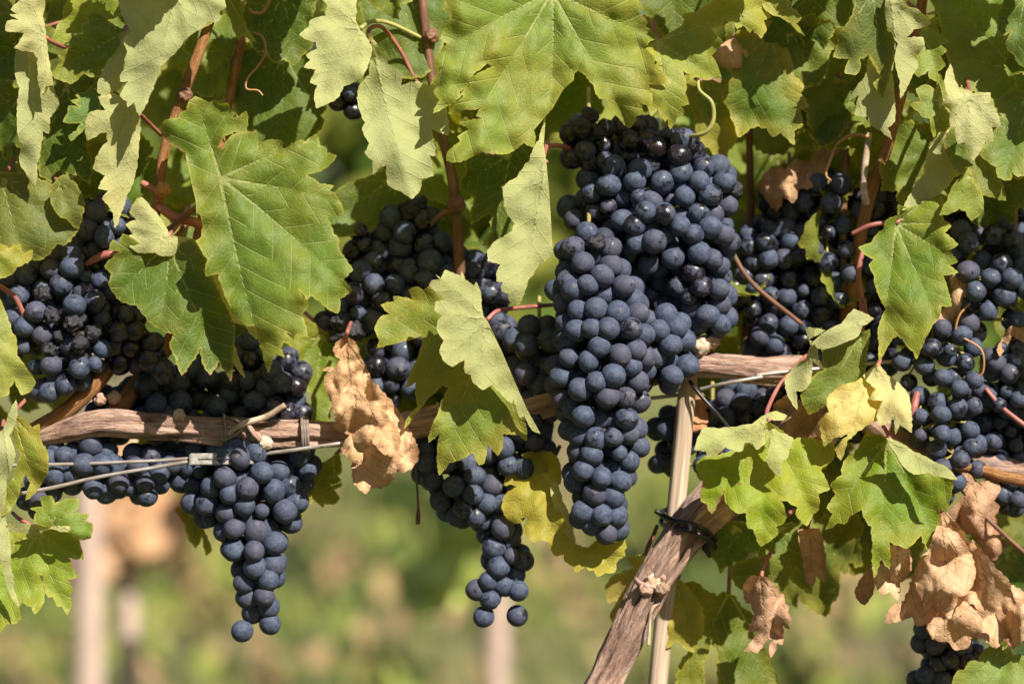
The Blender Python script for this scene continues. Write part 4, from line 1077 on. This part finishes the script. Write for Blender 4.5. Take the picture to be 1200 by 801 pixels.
bunch('open bunch with green berry stalks showing, right of the withering leaf', [(1075, 385, 34, 34), (1110, 410, 42, 34), (1075, 430, 32, 40), (1120, 455, 42, 30), (1105, 500, 44, 26), (1118, 540, 40, 22), (1080, 480, 30, 40), (1110, 575, 22, 22)], 11.3, 0.3, 18, loose=True)
bunch('bunch at the upper right edge behind the sharp toothed leaf', [(1135, 290, 34, 40), (1170, 280, 36, 50), (1150, 335, 44, 36), (1185, 330, 36, 36), (1140, 375, 28, 40), (1195, 370, 26, 40)], 12.4, 0.35, 19, loose=True)
bunch('shaded berries cut by the right edge, beside the dry tan leaf', [(1180, 425, 32, 44), (1195, 460, 34, 44), (1172, 470, 24, 40)], 11.6, 0.45, 20)
bunch('very dark bunch low at the bottom right below the big dry leaf', [(1100, 745, 34, 50), (1120, 775, 38, 50), (1095, 800, 34, 50), (1085, 720, 20, 56)], 11.6, 0.5, 21)
bunch('small dark cluster behind the wooden stake', [(790, 505, 34, 90), (780, 540, 24, 90), (835, 500, 34, 100), (840, 545, 30, 90)], 12.6, 0.4, 22)
bunch('black berries in deep shade at the right edge, above the cane', [(1155, 520, 44, 80), (1185, 570, 36, 80), (1150, 480, 40, 90), (1195, 515, 40, 80)], 11.8, 0.5, 23)
bunch('black berries in the gap under the large corner leaf', [(1050, 240, 36, 110), (1070, 290, 44, 120), (1110, 250, 40, 110), (1040, 330, 40, 110), (1150, 240, 38, 110), (1195, 230, 40, 110), (1190, 300, 40, 100)], 12.0, 0.5, 24)
bunch('black berries in deep shade behind the right part of the cordon', [(870, 480, 44, 120), (920, 470, 44, 120), (960, 440, 44, 120), (1010, 420, 44, 120), (1030, 380, 40, 120), (1000, 480, 40, 120)], 12.0, 0.5, 25)

# ------------------------------------------------------------------ the old wood
vine = empty('grapevine', W(690, 1200, 10), 'old vine with peeling bark and a leaning trunk, its arm tied along the wire', 'vine')
tube('trunk', [(560, 1950, 40, 40), (590, 1500, 30, 34), (640, 960, 6, 21), (706, 805, 2, 17.5), (736, 742, 0, 18), (762, 690, 0, 20), (786, 650, 0, 20), (814, 613, 4, 22), (848, 582, 18, 24), (900, 540, 44, 28), (955, 500, 62, 27), (985, 455, 66, 22)], M_BARK, vine, seg=56, n=240, rough=.20, ridges=9, seed=3)
tube('cordon', [(985, 455, 66, 22), (940, 436, 44, 17), (895, 436, 30, 15), (850, 430, 18, 12), (800, 430, 22, 13), (720, 450, 30, 14), (620, 478, 26, 14), (540, 488, 20, 15), (470, 500, 14, 14), (400, 509, 2, 14), (350, 508, -4, 14), (290, 507, -8, 15), (230, 503, -6, 14.5), (170, 499, -4, 15), (120, 496, -4, 15), (80, 505, 0, 12), (46, 514, 6, 8)], M_BARK, vine, seg=44, n=330, rough=.20, ridges=8, seed=9)
tube('cordon', [(985, 455, 66, 20), (1020, 490, 66, 18), (1060, 520, 70, 16), (1150, 545, 60, 14), (1300, 560, 60, 14)], M_BARK, vine, seg=24, n=80, rough=.12, ridges=8, seed=19)
# canes
tube('cane', [(40, 505, 16, 10), (85, 475, 6, 9.5), (130, 425, 14, 9), (150, 350, 22, 7), (183, 245, -10, 6.4), (192, 180, -20, 6.2), (215, 110, -24, 6.2), (244, 30, -20, 5.8), (265, -60, -10, 6)], M_CANE, vine, seg=20, n=90, rough=.03, ridges=5, lump=.08, seed=1)
tube('cane', [(135, 485, 30, 12), (160, 450, 40, 10), (210, 380, 60, 9), (236, 262, 14, 6.5), (262, 150, 40, 5.5), (300, -40, 60, 5)], M_CANE, vine, seg=16, n=70, rough=.03, ridges=5, lump=.08, seed=2)
tube('cane', [(540, 480, 40, 9), (542, 380, 60, 7), (534, 245, 34, 6.5), (528, 200, 30, 6), (512, 130, 26, 5.6), (500, 45, 24, 5.6), (488, -50, 20, 5.4)], M_REDCANE, vine, seg=16, n=90, lump=.1, seed=3)
tube('cane', [(985, 460, 90, 10), (1000, 330, 80, 8), (1016, 240, 50, 7.5), (1040, 170, 20, 7), (1056, 110, 10, 6.6), (1078, 20, 10, 6.2), (1085, -60, 10, 7)], M_CANE, vine, seg=16, n=90, rough=.03, ridges=5, lump=.08, seed=4)
tube('cane', [(872, 560, 110, 8), (875, 430, 110, 8), (880, 300, 115, 5), (878, 150, 120, 4.5)], M_REDCANE, vine, seg=12, n=50, lump=.1, seed=5)
tube('cane', [(990, 460, 100, 6), (988, 250, 70, 4.6), (992, 120, 66, 4.2), (950, -20, 60, 4)], M_REDCANE, vine, seg=12, n=50, lump=.1, seed=6)
tube('cane', [(1188, 470, 100, 6), (1187, 230, 70, 6), (1190, 100, 70, 6)], M_REDCANE, vine, seg=12, n=50, lump=.1, seed=7)
tube('cane', [(1110, 545, 24, 6), (1150, 550, 16, 6.5), (1194, 562, 10, 7), (1300, 570, 10, 8)], M_CANE, vine, seg=14, n=60, lump=.12, seed=8)
tube('cane', [(1100, 540, 60, 2.5), (1160, 610, 6, 2.6), (1250, 690, 20, 2.6)], M_REDCANE, vine, seg=10, n=40, seed=9)
tube('cane', [(850, 280, 60, 3), (880, 330, 46, 3), (940, 380, 60, 2.6)], M_REDCANE, vine, seg=8, n=30, seed=10)
# knots, spurs, buds
M_CUT = simple_mat('pale_cut_knot', (0.36, 0.24, 0.15), (0.70, 0.58, 0.44), 0.85, 90, 1, 0.8, 0.001, use='obj')
def knob(x, y, d, r, k, mat=None):
    bm = bmesh.new(); bmesh.ops.create_icosphere(bm, subdivisions=4, radius=1)
    for v in bm.verts:
        p = v.co.copy(); h = .28 * noise.noise(p * 1.7 + Vector((k * 3.3, 0, 0))) + .16 * noise.noise(p * 4.5 + Vector((k, 0, 0)))
        v.co = p * (1 + h)
    V = [np.array(v.co) * r * S + np.array(W(x, y, d)) for v in bm.verts]; F = [[v.index for v in f.verts] for f in bm.faces]; bm.free()
    mesh_obj('knot', V, F, mat or M_KNOB, vine)
knob(765, 682, -16, 10, 1, M_CUT); knob(774, 676, -14, 7, 21, M_BARK); knob(757, 690, -22, 8, 2, M_BARK); knob(776, 690, -22, 8, 3); knob(311, 519, -25, 8.5, 4); knob(300, 512, -20, 7, 5, M_BARK)
knob(210, 486, -16, 7, 6); knob(118, 468, 4, 7, 7, M_BARK); knob(134, 466, 6, 8, 8, M_BARK); knob(238, 262, -14, 6, 9, M_STALK); knob(535, 240, 22, 10, 10, M_REDCANE); knob(505, 42, 18, 9, 11, M_REDCANE); knob(190, 222, -24, 9, 12, M_CANE); knob(216, 112, -30, 9, 13, M_REDCANE); knob(820, 405, 10, 12, 14); knob(834, 400, 12, 9, 15, M_BARK)
tube('spur', [(755, 686, -14, 4), (748, 682, -24, 3.6), (744, 677, -28, 2.6)], M_BARK, vine, seg=10, lump=.3, seed=3)
tube('spur', [(772, 705, -16, 2.4), (763, 716, -18, 2), (761, 742, -18, 1.8), (760, 756, -18, 2.2)], M_KNOB, vine, seg=8, lump=.2, seed=4)
tube('spur', [(262, 512, -20, 3), (285, 497, -26, 3.6), (312, 488, -30, 3.6), (334, 474, -34, 3.4)], M_KNOB, vine, seg=10, lump=.12, seed=5)
tube('spur', [(290, 496, -24, 3), (298, 508, -30, 3.4), (304, 516, -30, 2.5)], M_BARK, vine, seg=8, lump=.3, seed=6)
tube('spur', [(1019, 156, 20, 3), (1016, 175, 20, 4), (1012, 215, 22, 4), (1015, 240, 24, 5)], M_KNOB, vine, seg=10, lump=.1, seed=7)
# red side shoots of the left shoot
tube('side_shoot', [(184, 240, -16, 5), (205, 255, -20, 5.5), (232, 262, -22, 6), (238, 275, -10, 6)], M_STALK, vine, seg=10, lump=.15)
tube('side_shoot', [(166, 214, -20, 4), (180, 222, -22, 4), (190, 232, -20, 4)], M_STALK, vine, seg=8)
tube('side_shoot', [(238, 235, -30, 2.6), (215, 255, -30, 2.8), (195, 270, -24, 3)], M_REDCANE, vine, seg=8)
tube('side_shoot', [(535, 245, 24, 4), (520, 250, 26, 3.6), (505, 262, 30, 3)], M_REDCANE, vine, seg=8)
# tendrils
tube('tendril', [(330, -30, -10, 2), (316, 0, -12, 2), (308, 14, -12, 2), (297, 15, -12, 1.8), (292, 10, -8, 1.5)], M_TENDRIL, vine, seg=8, n=40)
tube('tendril', [(294, 37, -10, 1), (308, 44, -16, 1.3), (311, 62, -18, 1.3), (302, 78, -18, 1.3), (290, 92, -16, 1.2), (289, 104, -16, 1.1), (302, 106, -18, 1), (308, 112, -18, .8)], M_TENDRIL, vine, seg=8, n=60)
tube('tendril', [(818, 92, -12, 1.8), (820, 106, -20, 2), (834, 120, -24, 2.4), (836, 140, -24, 2.6), (828, 154, -22, 2.6), (815, 159, -14, 2.6), (808, 160, 0, 2.6)], M_STALKG, vine, seg=8, n=50)
tube('tendril', [(1018, 160, 14, 2), (1000, 158, 14, 2), (982, 168, 16, 1.8), (972, 190, 18, 1.8), (968, 205, 18, 1.6), (974, 212, 20, 1.4)], M_TENDRIL, vine, seg=8, n=50)
tube('tendril', [(1128, 395, 4, 1.2), (1150, 410, 0, 1.3), (1152, 435, 0, 1.2), (1140, 445, 6, 1)], M_TENDRIL, vine, seg=8, n=40)
tube('tendril', [(1137, 355, 10, 1), (1124, 370, 8, 1.2), (1120, 390, 10, 1.2), (1125, 410, 14, 1)], M_TENDRIL, vine, seg=8, n=40)
# stray stalks of bunches
tube('side_shoot', [(-20, 325, -30, 3), (5, 338, -30, 3), (20, 352, -26, 3), (34, 386, -14, 3.6)], M_STALK, vine, seg=9)
tube('side_shoot', [(640, 172, 0, 2.2), (652, 170, 0, 2.6), (668, 174, 10, 3)], M_STALK, vine, seg=9)
tube('side_shoot', [(100, 310, 0, 3), (118, 300, -6, 5), (134, 296, -6, 4), (150, 290, 10, 3)], M_STALK, vine, seg=9)
tube('side_shoot', [(1012, 290, 20, 3), (1006, 320, 16, 3.4), (1010, 355, 20, 3.6), (1010, 400, 30, 3)], M_STALK, vine, seg=9)
tube('side_shoot', [(998, 274, 24, 2.6), (1020, 264, 16, 2.8), (1045, 260, 20, 2.6)], M_STALK, vine, seg=9)
tube('side_shoot', [(1062, 500, 20, 4), (1070, 480, 10, 5), (1075, 460, 20, 4)], M_STALK, vine, seg=9)
tube('side_shoot', [(1155, 455, 30, 2.8), (1175, 478, 24, 3), (1210, 505, 20, 3)], M_STALK, vine, seg=9)
tube('side_shoot', [(487, 545, 20, 1.4), (490, 590, 18, 1.4), (490, 606, 18, 3), (490, 614, 18, 2.5)], M_REDCANE, vine, seg=9)

stake = empty('wooden_stake', W(770, 1900, 30), 'straight weathered wooden stake standing beside the trunk', 'stake')
tube('pole', [(600 + 62, 1980, 42, 15), (770, 810, 42, 11.5), (790, 620, 42, 11.2), (804, 470, 42, 10.8), (816, 330, 42, 10.5)], M_STAKE, stake, seg=24, n=60, lump=.03)

def wire(label, pts, r, mat=M_WIRE, name='trellis_wire', cat='wire', group='trellis wires'):
    root = empty(name, W(*pts[0][:3]), label, cat, group)
    tube('strand', [(*p[:3], r) for p in pts], mat, root, seg=10, n=max(20, len(pts) * 10))
    return root
wire('upper of the two wires running left from the grey joiner', [(-200, 548, -24), (60, 544, -24), (150, 541, -24), (226, 537, -22)], 2.1)
wire('lower of the two wires, slanting down to the left edge', [(-200, 612, -30), (20, 579, -30), (120, 558, -28), (226, 540, -24)], 2.3)
wire('wire running right along the cordon from the grey joiner', [(296, 533, -22), (345, 527, -26), (400, 519, -24), (470, 508, 6), (640, 480, 50), (800, 462, 52), (822, 455, 30)], 2.3)
wire('grey wire under the right part of the cordon', [(820, 456, 20), (850, 449, 6), (890, 442, 8), (925, 435, 20), (1300, 400, 60)], 2.2)
wire('dark slanting wire right of the main bunch', [(808, 446, 26), (820, 462, 16), (850, 496, 16), (920, 580, 60)], 2.4, M_BLACK)
j = empty('wire_joiner', W(260, 537, -24), 'flattened grey metal sleeve gripping the wires under the cordon', 'wire joiner')
def box_part(name, x0, y0, x1, y1, d0, d1, mat, parent, skew=0):
    bm = bmesh.new()
    c = [(x0, y0 + skew), (x1, y0), (x1, y1), (x0, y1 + skew)]
    vs = [bm.verts.new(W(x, y, d)) for d in (d0, d1) for x, y in c]
    for f in ((0, 1, 2, 3), (7, 6, 5, 4), (0, 4, 5, 1), (1, 5, 6, 2), (2, 6, 7, 3), (3, 7, 4, 0)): bm.faces.new([vs[i] for i in f])
    bmesh.ops.recalc_face_normals(bm, faces=bm.faces)
    bmesh.ops.bevel(bm, geom=list(bm.edges), offset=1.2 * S, segments=2, affect='EDGES')
    V = [v.co[:] for v in bm.verts]; F = [[v.index for v in f.verts] for f in bm.faces]
    bm.verts.index_update(); F = [[v.index for v in f.verts] for f in bm.faces]; bm.free()
    return mesh_obj(name, V, F, mat, parent, smooth=False, attrs={'tp': ('FLOAT_VECTOR', V)})
box_part('sleeve', 222, 530, 298, 544, -32, -18, M_FERR, j, 1)
box_part('groove', 232, 535, 292, 538, -33.5, -31, M_WIRE, j, 0.5)

def ring(root, name, x, y, d, rx, ry, r, mat, turns=1.0, lean=4, tilt=0):
    pts = []
    for i in range(int(20 * turns) + 1):
        a = 2 * math.pi * i / 20
        pts.append((x + lean * math.sin(a * .5) + math.sin(a) * tilt, y - math.cos(a) * ry, d - math.sin(a) * rx, r))
    return tube(name, pts, mat, root, seg=8, n=len(pts) * 3)
t1 = empty('twine_tie', W(264, 508, -8), 'thin brown string looped round the cordon, left of the cut twig', 'tie', None)
ring(t1, 'loop', 262, 505, -7, 20, 20, 1.4, M_TWINE, 1.0, 3)
t1b = tube('loose_end', [(262, 486, -10, 1.2), (285, 500, -27, 1.3), (262, 516, -27, 1.2), (258, 500, -27, 1.1)], M_TWINE, t1, seg=7)
t2 = empty('twine_tie', W(355, 510, -4), 'thick grey string wound round the cordon near the dry tan leaf', 'tie', None)
for k in range(3): ring(t2, 'loop', 353 + 3.1 * k, 509, -6, 20, 20, 1.9, M_TWINE, 1.0, 2)
t3 = empty('cable_tie', W(805, 615, 10), 'black plastic strap tying the trunk to the stake', 'tie', None)
def strap(off):
    return tube('strap', [(790, 594 + off, 66, 2.6), (776, 599 + off, 40, 2.8), (778, 606 + off, 26, 3), (795, 610 + off, -18, 3), (812, 614 + off, -27, 3), (828, 622 + off, -22, 3), (838, 632 + off, 6, 3), (834, 630 + off, 40, 3), (800, 600 + off, 68, 2.6)], M_BLACK, t3, seg=10, n=80)
strap(0); strap(9)
tube('strap_tail', [(796, 612, -20, 3), (778, 604, 0, 3), (768, 598, 4, 2.6)], M_BLACK, t3, seg=8)
tube('strap_tail', [(832, 632, 2, 3.4), (826, 640, 4, 4), (830, 648, 4, 3), (832, 653, 4, 2)], M_BLACK, t3, seg=8)
box_part('buckle', 806, 611, 816, 622, -36, -24, M_BLACK, t3, 1)

# ------------------------------------------------------------------ the vineyard behind
def ground_material():
    b = NB('vineyard_ground')
    tc = b.n('ShaderNodeTexCoord').outputs['Object']
    sp = b.n('ShaderNodeSeparateXYZ'); b.put(sp.inputs[0], tc)
    n1 = b.noise(tc, 1.1, 4, 0.6); n2 = b.noise(tc, 1.7, 3, 0.6); n3 = b.noise(tc, 30, 3, 0.6); n4 = b.noise(tc, 0.8, 3, 0.6, w=3.0) if False else b.noise(tc, 0.75, 2, 0.5)
    # worked sandy strip nearer, rank weeds along the second row, dry meadow beyond
    yy = b.math('ADD', sp.outputs[1], b.math('MULTIPLY', b.math('SUBTRACT', n1, 0.5), 7.0))
    weeds = b.math('MULTIPLY', b.ss(yy, 5.9, 7.4), b.ss(yy, 9.8, 12.0, 1, 0))
    c = b.mix(b.ss(yy, 9.0, 11.0), b.mix(b.ss(yy, 3.6, 4.8), (0.08, 0.09, 0.035), (0.22, 0.17, 0.10)), (0.22, 0.225, 0.065))  # ground nearest the vine, out of view, darkened to cut bounced light
    c = b.mix(b.math('MULTIPLY', b.ss(n2, 0.46, 0.54), 0.85), c, (0.065, 0.092, 0.032))
    c = b.mix(b.math('MULTIPLY', b.ss(n4, 0.54, 0.60), 0.75), c, (0.30, 0.25, 0.13))
    c = b.mix(b.math('MULTIPLY', weeds, 0.9), c, (0.045, 0.07, 0.02))
    c = b.mix(b.math('MULTIPLY', b.ss(n3, 0.4, 0.7), 0.3), c, (0.09, 0.09, 0.03))
    return b.done(b.bsdf(c, 0.9, b.bump(n3, 1.0, 0.03), spec=0.1))
M_GROUND = ground_material()
gv = [(x, y, 0.04 * noise.noise(Vector((x * .2, y * .2, 0)))) for y in np.linspace(-30, 160, 60) for x in np.linspace(-90, 90, 60)]
gf = [[a * 60 + b_, a * 60 + b_ + 1, (a + 1) * 60 + b_ + 1, (a + 1) * 60 + b_] for a in range(59) for b_ in range(59)]
g = mesh_obj('ground', gv, gf, M_GROUND); g['kind'] = 'structure'

b = NB('far_foliage')
oi = b.n('ShaderNodeObjectInfo'); tcf = b.n('ShaderNodeTexCoord').outputs['Object']
nn = b.noise(tcf, 6, 3)
cf = b.mix(b.ss(nn, .4, .62), (0.09, 0.145, 0.03), (0.24, 0.25, 0.05))
dif = b.n('ShaderNodeBsdfDiffuse'); b.put(dif.inputs[0], cf)
trl = b.n('ShaderNodeBsdfTranslucent'); b.put(trl.inputs[0], (0.22, 0.26, 0.04, 1))
mxs = b.n('ShaderNodeMixShader'); mxs.inputs[0].default_value = .35
b.t.links.new(dif.outputs[0], mxs.inputs[1]); b.t.links.new(trl.outputs[0], mxs.inputs[2])
M_FAR = b.done(mxs.outputs[0])
M_POST = simple_mat('pale_post', (0.36, 0.26, 0.21), (0.48, 0.36, 0.30), 0.85, 60, 0.2)
M_GRASS = simple_mat('grass_blade', (0.06, 0.09, 0.025), (0.20, 0.19, 0.07), 0.8, 4, 1, use='obj')


def crown_mesh(seed, w_, z0, z1, n):
    r = np.random.default_rng(seed)
    V = []; F = []
    for i in range(n):
        u = r.uniform(-1, 1); t = r.random()
        c = np.array([u * w_, r.normal() * .13, z0 + (z1 - z0) * t])
        c[2] += .10 * math.sin(u * 9 + seed) * (1 - t)
        s = r.uniform(.035, .06)
        nrm = r.normal(size=3) + np.array([.2, -1.0, .5]); nrm /= np.linalg.norm(nrm)
        a = np.cross(nrm, [0, 0, 1]); a /= np.linalg.norm(a) + 1e-9; bb = np.cross(nrm, a)
        k = len(V); m = 7
        V.append(c + nrm * s * .15)
        for j in range(m):
            th = 2 * math.pi * j / m + r.uniform(-.2, .2); q = s * r.uniform(.75, 1.25)
            V.append(c + (a * math.cos(th) + bb * math.sin(th)) * q)
        for j in range(m): F.append([k, k + 1 + j, k + 1 + (j + 1) % m])
    return V, F


cm = []
for s_ in range(3):
    V, F = crown_mesh(s_, .62, .82, 1.75, 700)
    me = bpy.data.meshes.new('crown'); me.from_pydata([tuple(v) for v in V], [], F); me.materials.append(M_FAR); cm.append(me)
row_y = [-2.75, 2.7, 8.0, 13.3, 18.6, 24, 29.5, 40]  # first row stands unseen behind the camera, added to block low sky
r_ = random.Random(3)
for ri, ry in enumerate(row_y):
    xm = 1.3 + abs(ry) * .34 + (1.5 if ri == 0 else 0)
    x = -xm
    while x < xm:
        nm_ = ['unseen sky-blocking camera side', 'nearest', 'second'][ri] if ri < 3 else 'far'
        root = empty('far_grapevine', (x, ry, 0), 'blurred vine in the %s row behind, out of focus' % nm_, 'vine', 'vines of the rows behind')
        me = cm[r_.randrange(3)]
        c = bpy.data.objects.new('crown', me); col.objects.link(c); c.parent = root; c.rotation_euler.z = r_.choice((0, math.pi)) if ri else 0
        if ri == 1: c.location.z = .10 + .05 * math.sin(x * 5)
        if ri == 2 or (ri == 1 and abs(x) > .95):
            t = tube('trunk', [(600, 400.5, 0, 48), (630, 100, 0, 40), (590, -500, 20, 38), (600, -1200, 0, 34)], M_BARK, None, seg=10, n=12, lump=.15, seed=int(x * 10))
            t.data.transform(Matrix.Translation((0, 0, -ZC))); t.parent = root
        x += 1.05 if ri < 3 else 1.2
for (px, yy, rr_, lab) in [(105, 2.55, 19, 'thicker pale post, left of the pair in the row behind'), (151, 2.65, 15, 'thinner pale post, right of the pair in the row behind'), (583, 2.5, 15, 'single pale post in the row behind, under the centre bunch')]:
    d = yy / S; f = 1 + yy / D
    root = empty('vineyard_post', ((px - 600) * S * f, yy, 0), lab, 'post', 'posts of the next row')
    o = tube('pole', [(px, 400.5 + ZC / S / f, d, rr_ * 2.2 * 1), (px - 2, 400.5 - .3 / S / f, d, rr_ * 2.1)], M_POST, root, seg=16, n=12)
# dead foliage and a shoot low in the next row
M_FARB = simple_mat('far_dry_leaf', (0.48, 0.26, 0.13), (0.62, 0.38, 0.22), 0.9, 10, 1, use='obj')
def far_clump(name, label, cat, px, py, yy, n, spread, size, mat, seed):
    d = yy / S
    root = empty(name, W(px, py, d), label, cat)
    r = np.random.default_rng(seed); V = []; F = []
    c0 = np.array(W(px, py, d))
    for i in range(n):
        c = c0 + r.normal(size=3) * np.array(spread)
        nrm = r.normal(size=3) * .7 + np.array([.2, -1.0, .5]); nrm /= np.linalg.norm(nrm)
        a = np.cross(nrm, [0, 0, 1]); a /= np.linalg.norm(a); bb = np.cross(nrm, a); k = len(V)
        V.append(c + nrm * size * .2)
        for j in range(9):
            th = 2 * math.pi * j / 9; V.append(c + (a * math.cos(th) + bb * math.sin(th)) * size * r.uniform(.7, 1.2))
        for j in range(9): F.append([k, k + 1 + j, k + 1 + (j + 1) % 9])
    mesh_obj('leaves', V, F, mat, root, smooth=False)
far_clump('dry_leaf_clump', 'blurred rusty dry leaves round the pale posts at the left', 'dry leaves', 140, 600, 2.6, 16, (.075, .03, .05), .05, M_FARB, 1)
M_SHOOT = simple_mat('far_bright_leaf', (0.26, 0.32, 0.06), (0.38, 0.42, 0.10), 0.7, 10, 1, use='obj')
far_clump('leafy_shoot', 'blurred yellow green shoot hanging behind, left of the centre bunch', 'shoot', 510, 665, 2.2, 10, (.030, .02, .06), .04, M_SHOOT, 2)
far_clump('leafy_shoot', 'blurred green foliage seen in the gap above the centre bunch', 'shoot', 600, 240, 2.0, 26, (.12, .05, .14), .06, M_FAR, 4)

# grass: uncountable tufts on the ground between the rows
V = []; F = []
r = np.random.default_rng(9)
for i in range(9000):
    y = 3.2 + 30 * r.random() ** 1.5; x = r.uniform(-1, 1) * (1 + y * .25)
    if noise.noise(Vector((x * .7, y * .5, 3))) < -.05: continue
    h = r.uniform(.06, .20); a = r.uniform(0, 6.28); lw = .012 + .004 * (y > 10)
    k = len(V); dx, dy = math.cos(a) * lw, math.sin(a) * lw
    V += [(x - dx, y - dy, -.01), (x + dx, y + dy, -.01), (x + r.normal() * .05, y + r.normal() * .05, h)]
    F.append([k, k + 1, k + 2])
g2 = mesh_obj('grass', V, F, M_GRASS, smooth=False)
tag(g2, 'dry and green grass between the rows behind', 'grass', None, 'stuff')

# rank weeds standing in patches beyond the next row
b = NB('weed_leaf')
tcw = b.n('ShaderNodeTexCoord').outputs['Object']
q1 = b.noise(tcw, 1.6, 2, 0.5); q2 = b.noise(tcw, 2.3, 2, 0.5)
cw = b.mix(b.ss(q1, .44, .54), (0.045, 0.075, 0.018), (0.20, 0.23, 0.05))
cw = b.mix(b.ss(q2, .53, .60), cw, (0.34, 0.22, 0.12))
M_WEED = b.done(b.bsdf(cw, 0.8, spec=0.15))
V = []; F = []
r = np.random.default_rng(21)
for i in range(70):
    y = 4.2 + 9 * r.random(); x = r.uniform(-1, 1) * (.5 + (y + 1.8) * .21); hh = r.uniform(.10, .42); ww = r.uniform(.10, .30)
    for j in range(70):
        c = np.array([x + r.normal() * ww * .5, y + r.normal() * ww * .5, abs(r.normal()) * hh * .5])
        nrm = r.normal(size=3) + np.array([.3, -.8, .8]); nrm /= np.linalg.norm(nrm)
        a = np.cross(nrm, [0.1, 0, 1]); a /= np.linalg.norm(a); bb = np.cross(nrm, a); z_ = r.uniform(.03, .06); k = len(V)
        V += [c - a * z_ * .5, c - bb * z_, c + a * z_ * .5, c + bb * z_]
        F.append([k, k + 1, k + 2, k + 3])
g3 = mesh_obj('undergrowth', V, F, M_WEED, smooth=False)
tag(g3, 'patches of rank weeds and dry stalks beyond the next row', 'weeds', None, 'stuff')
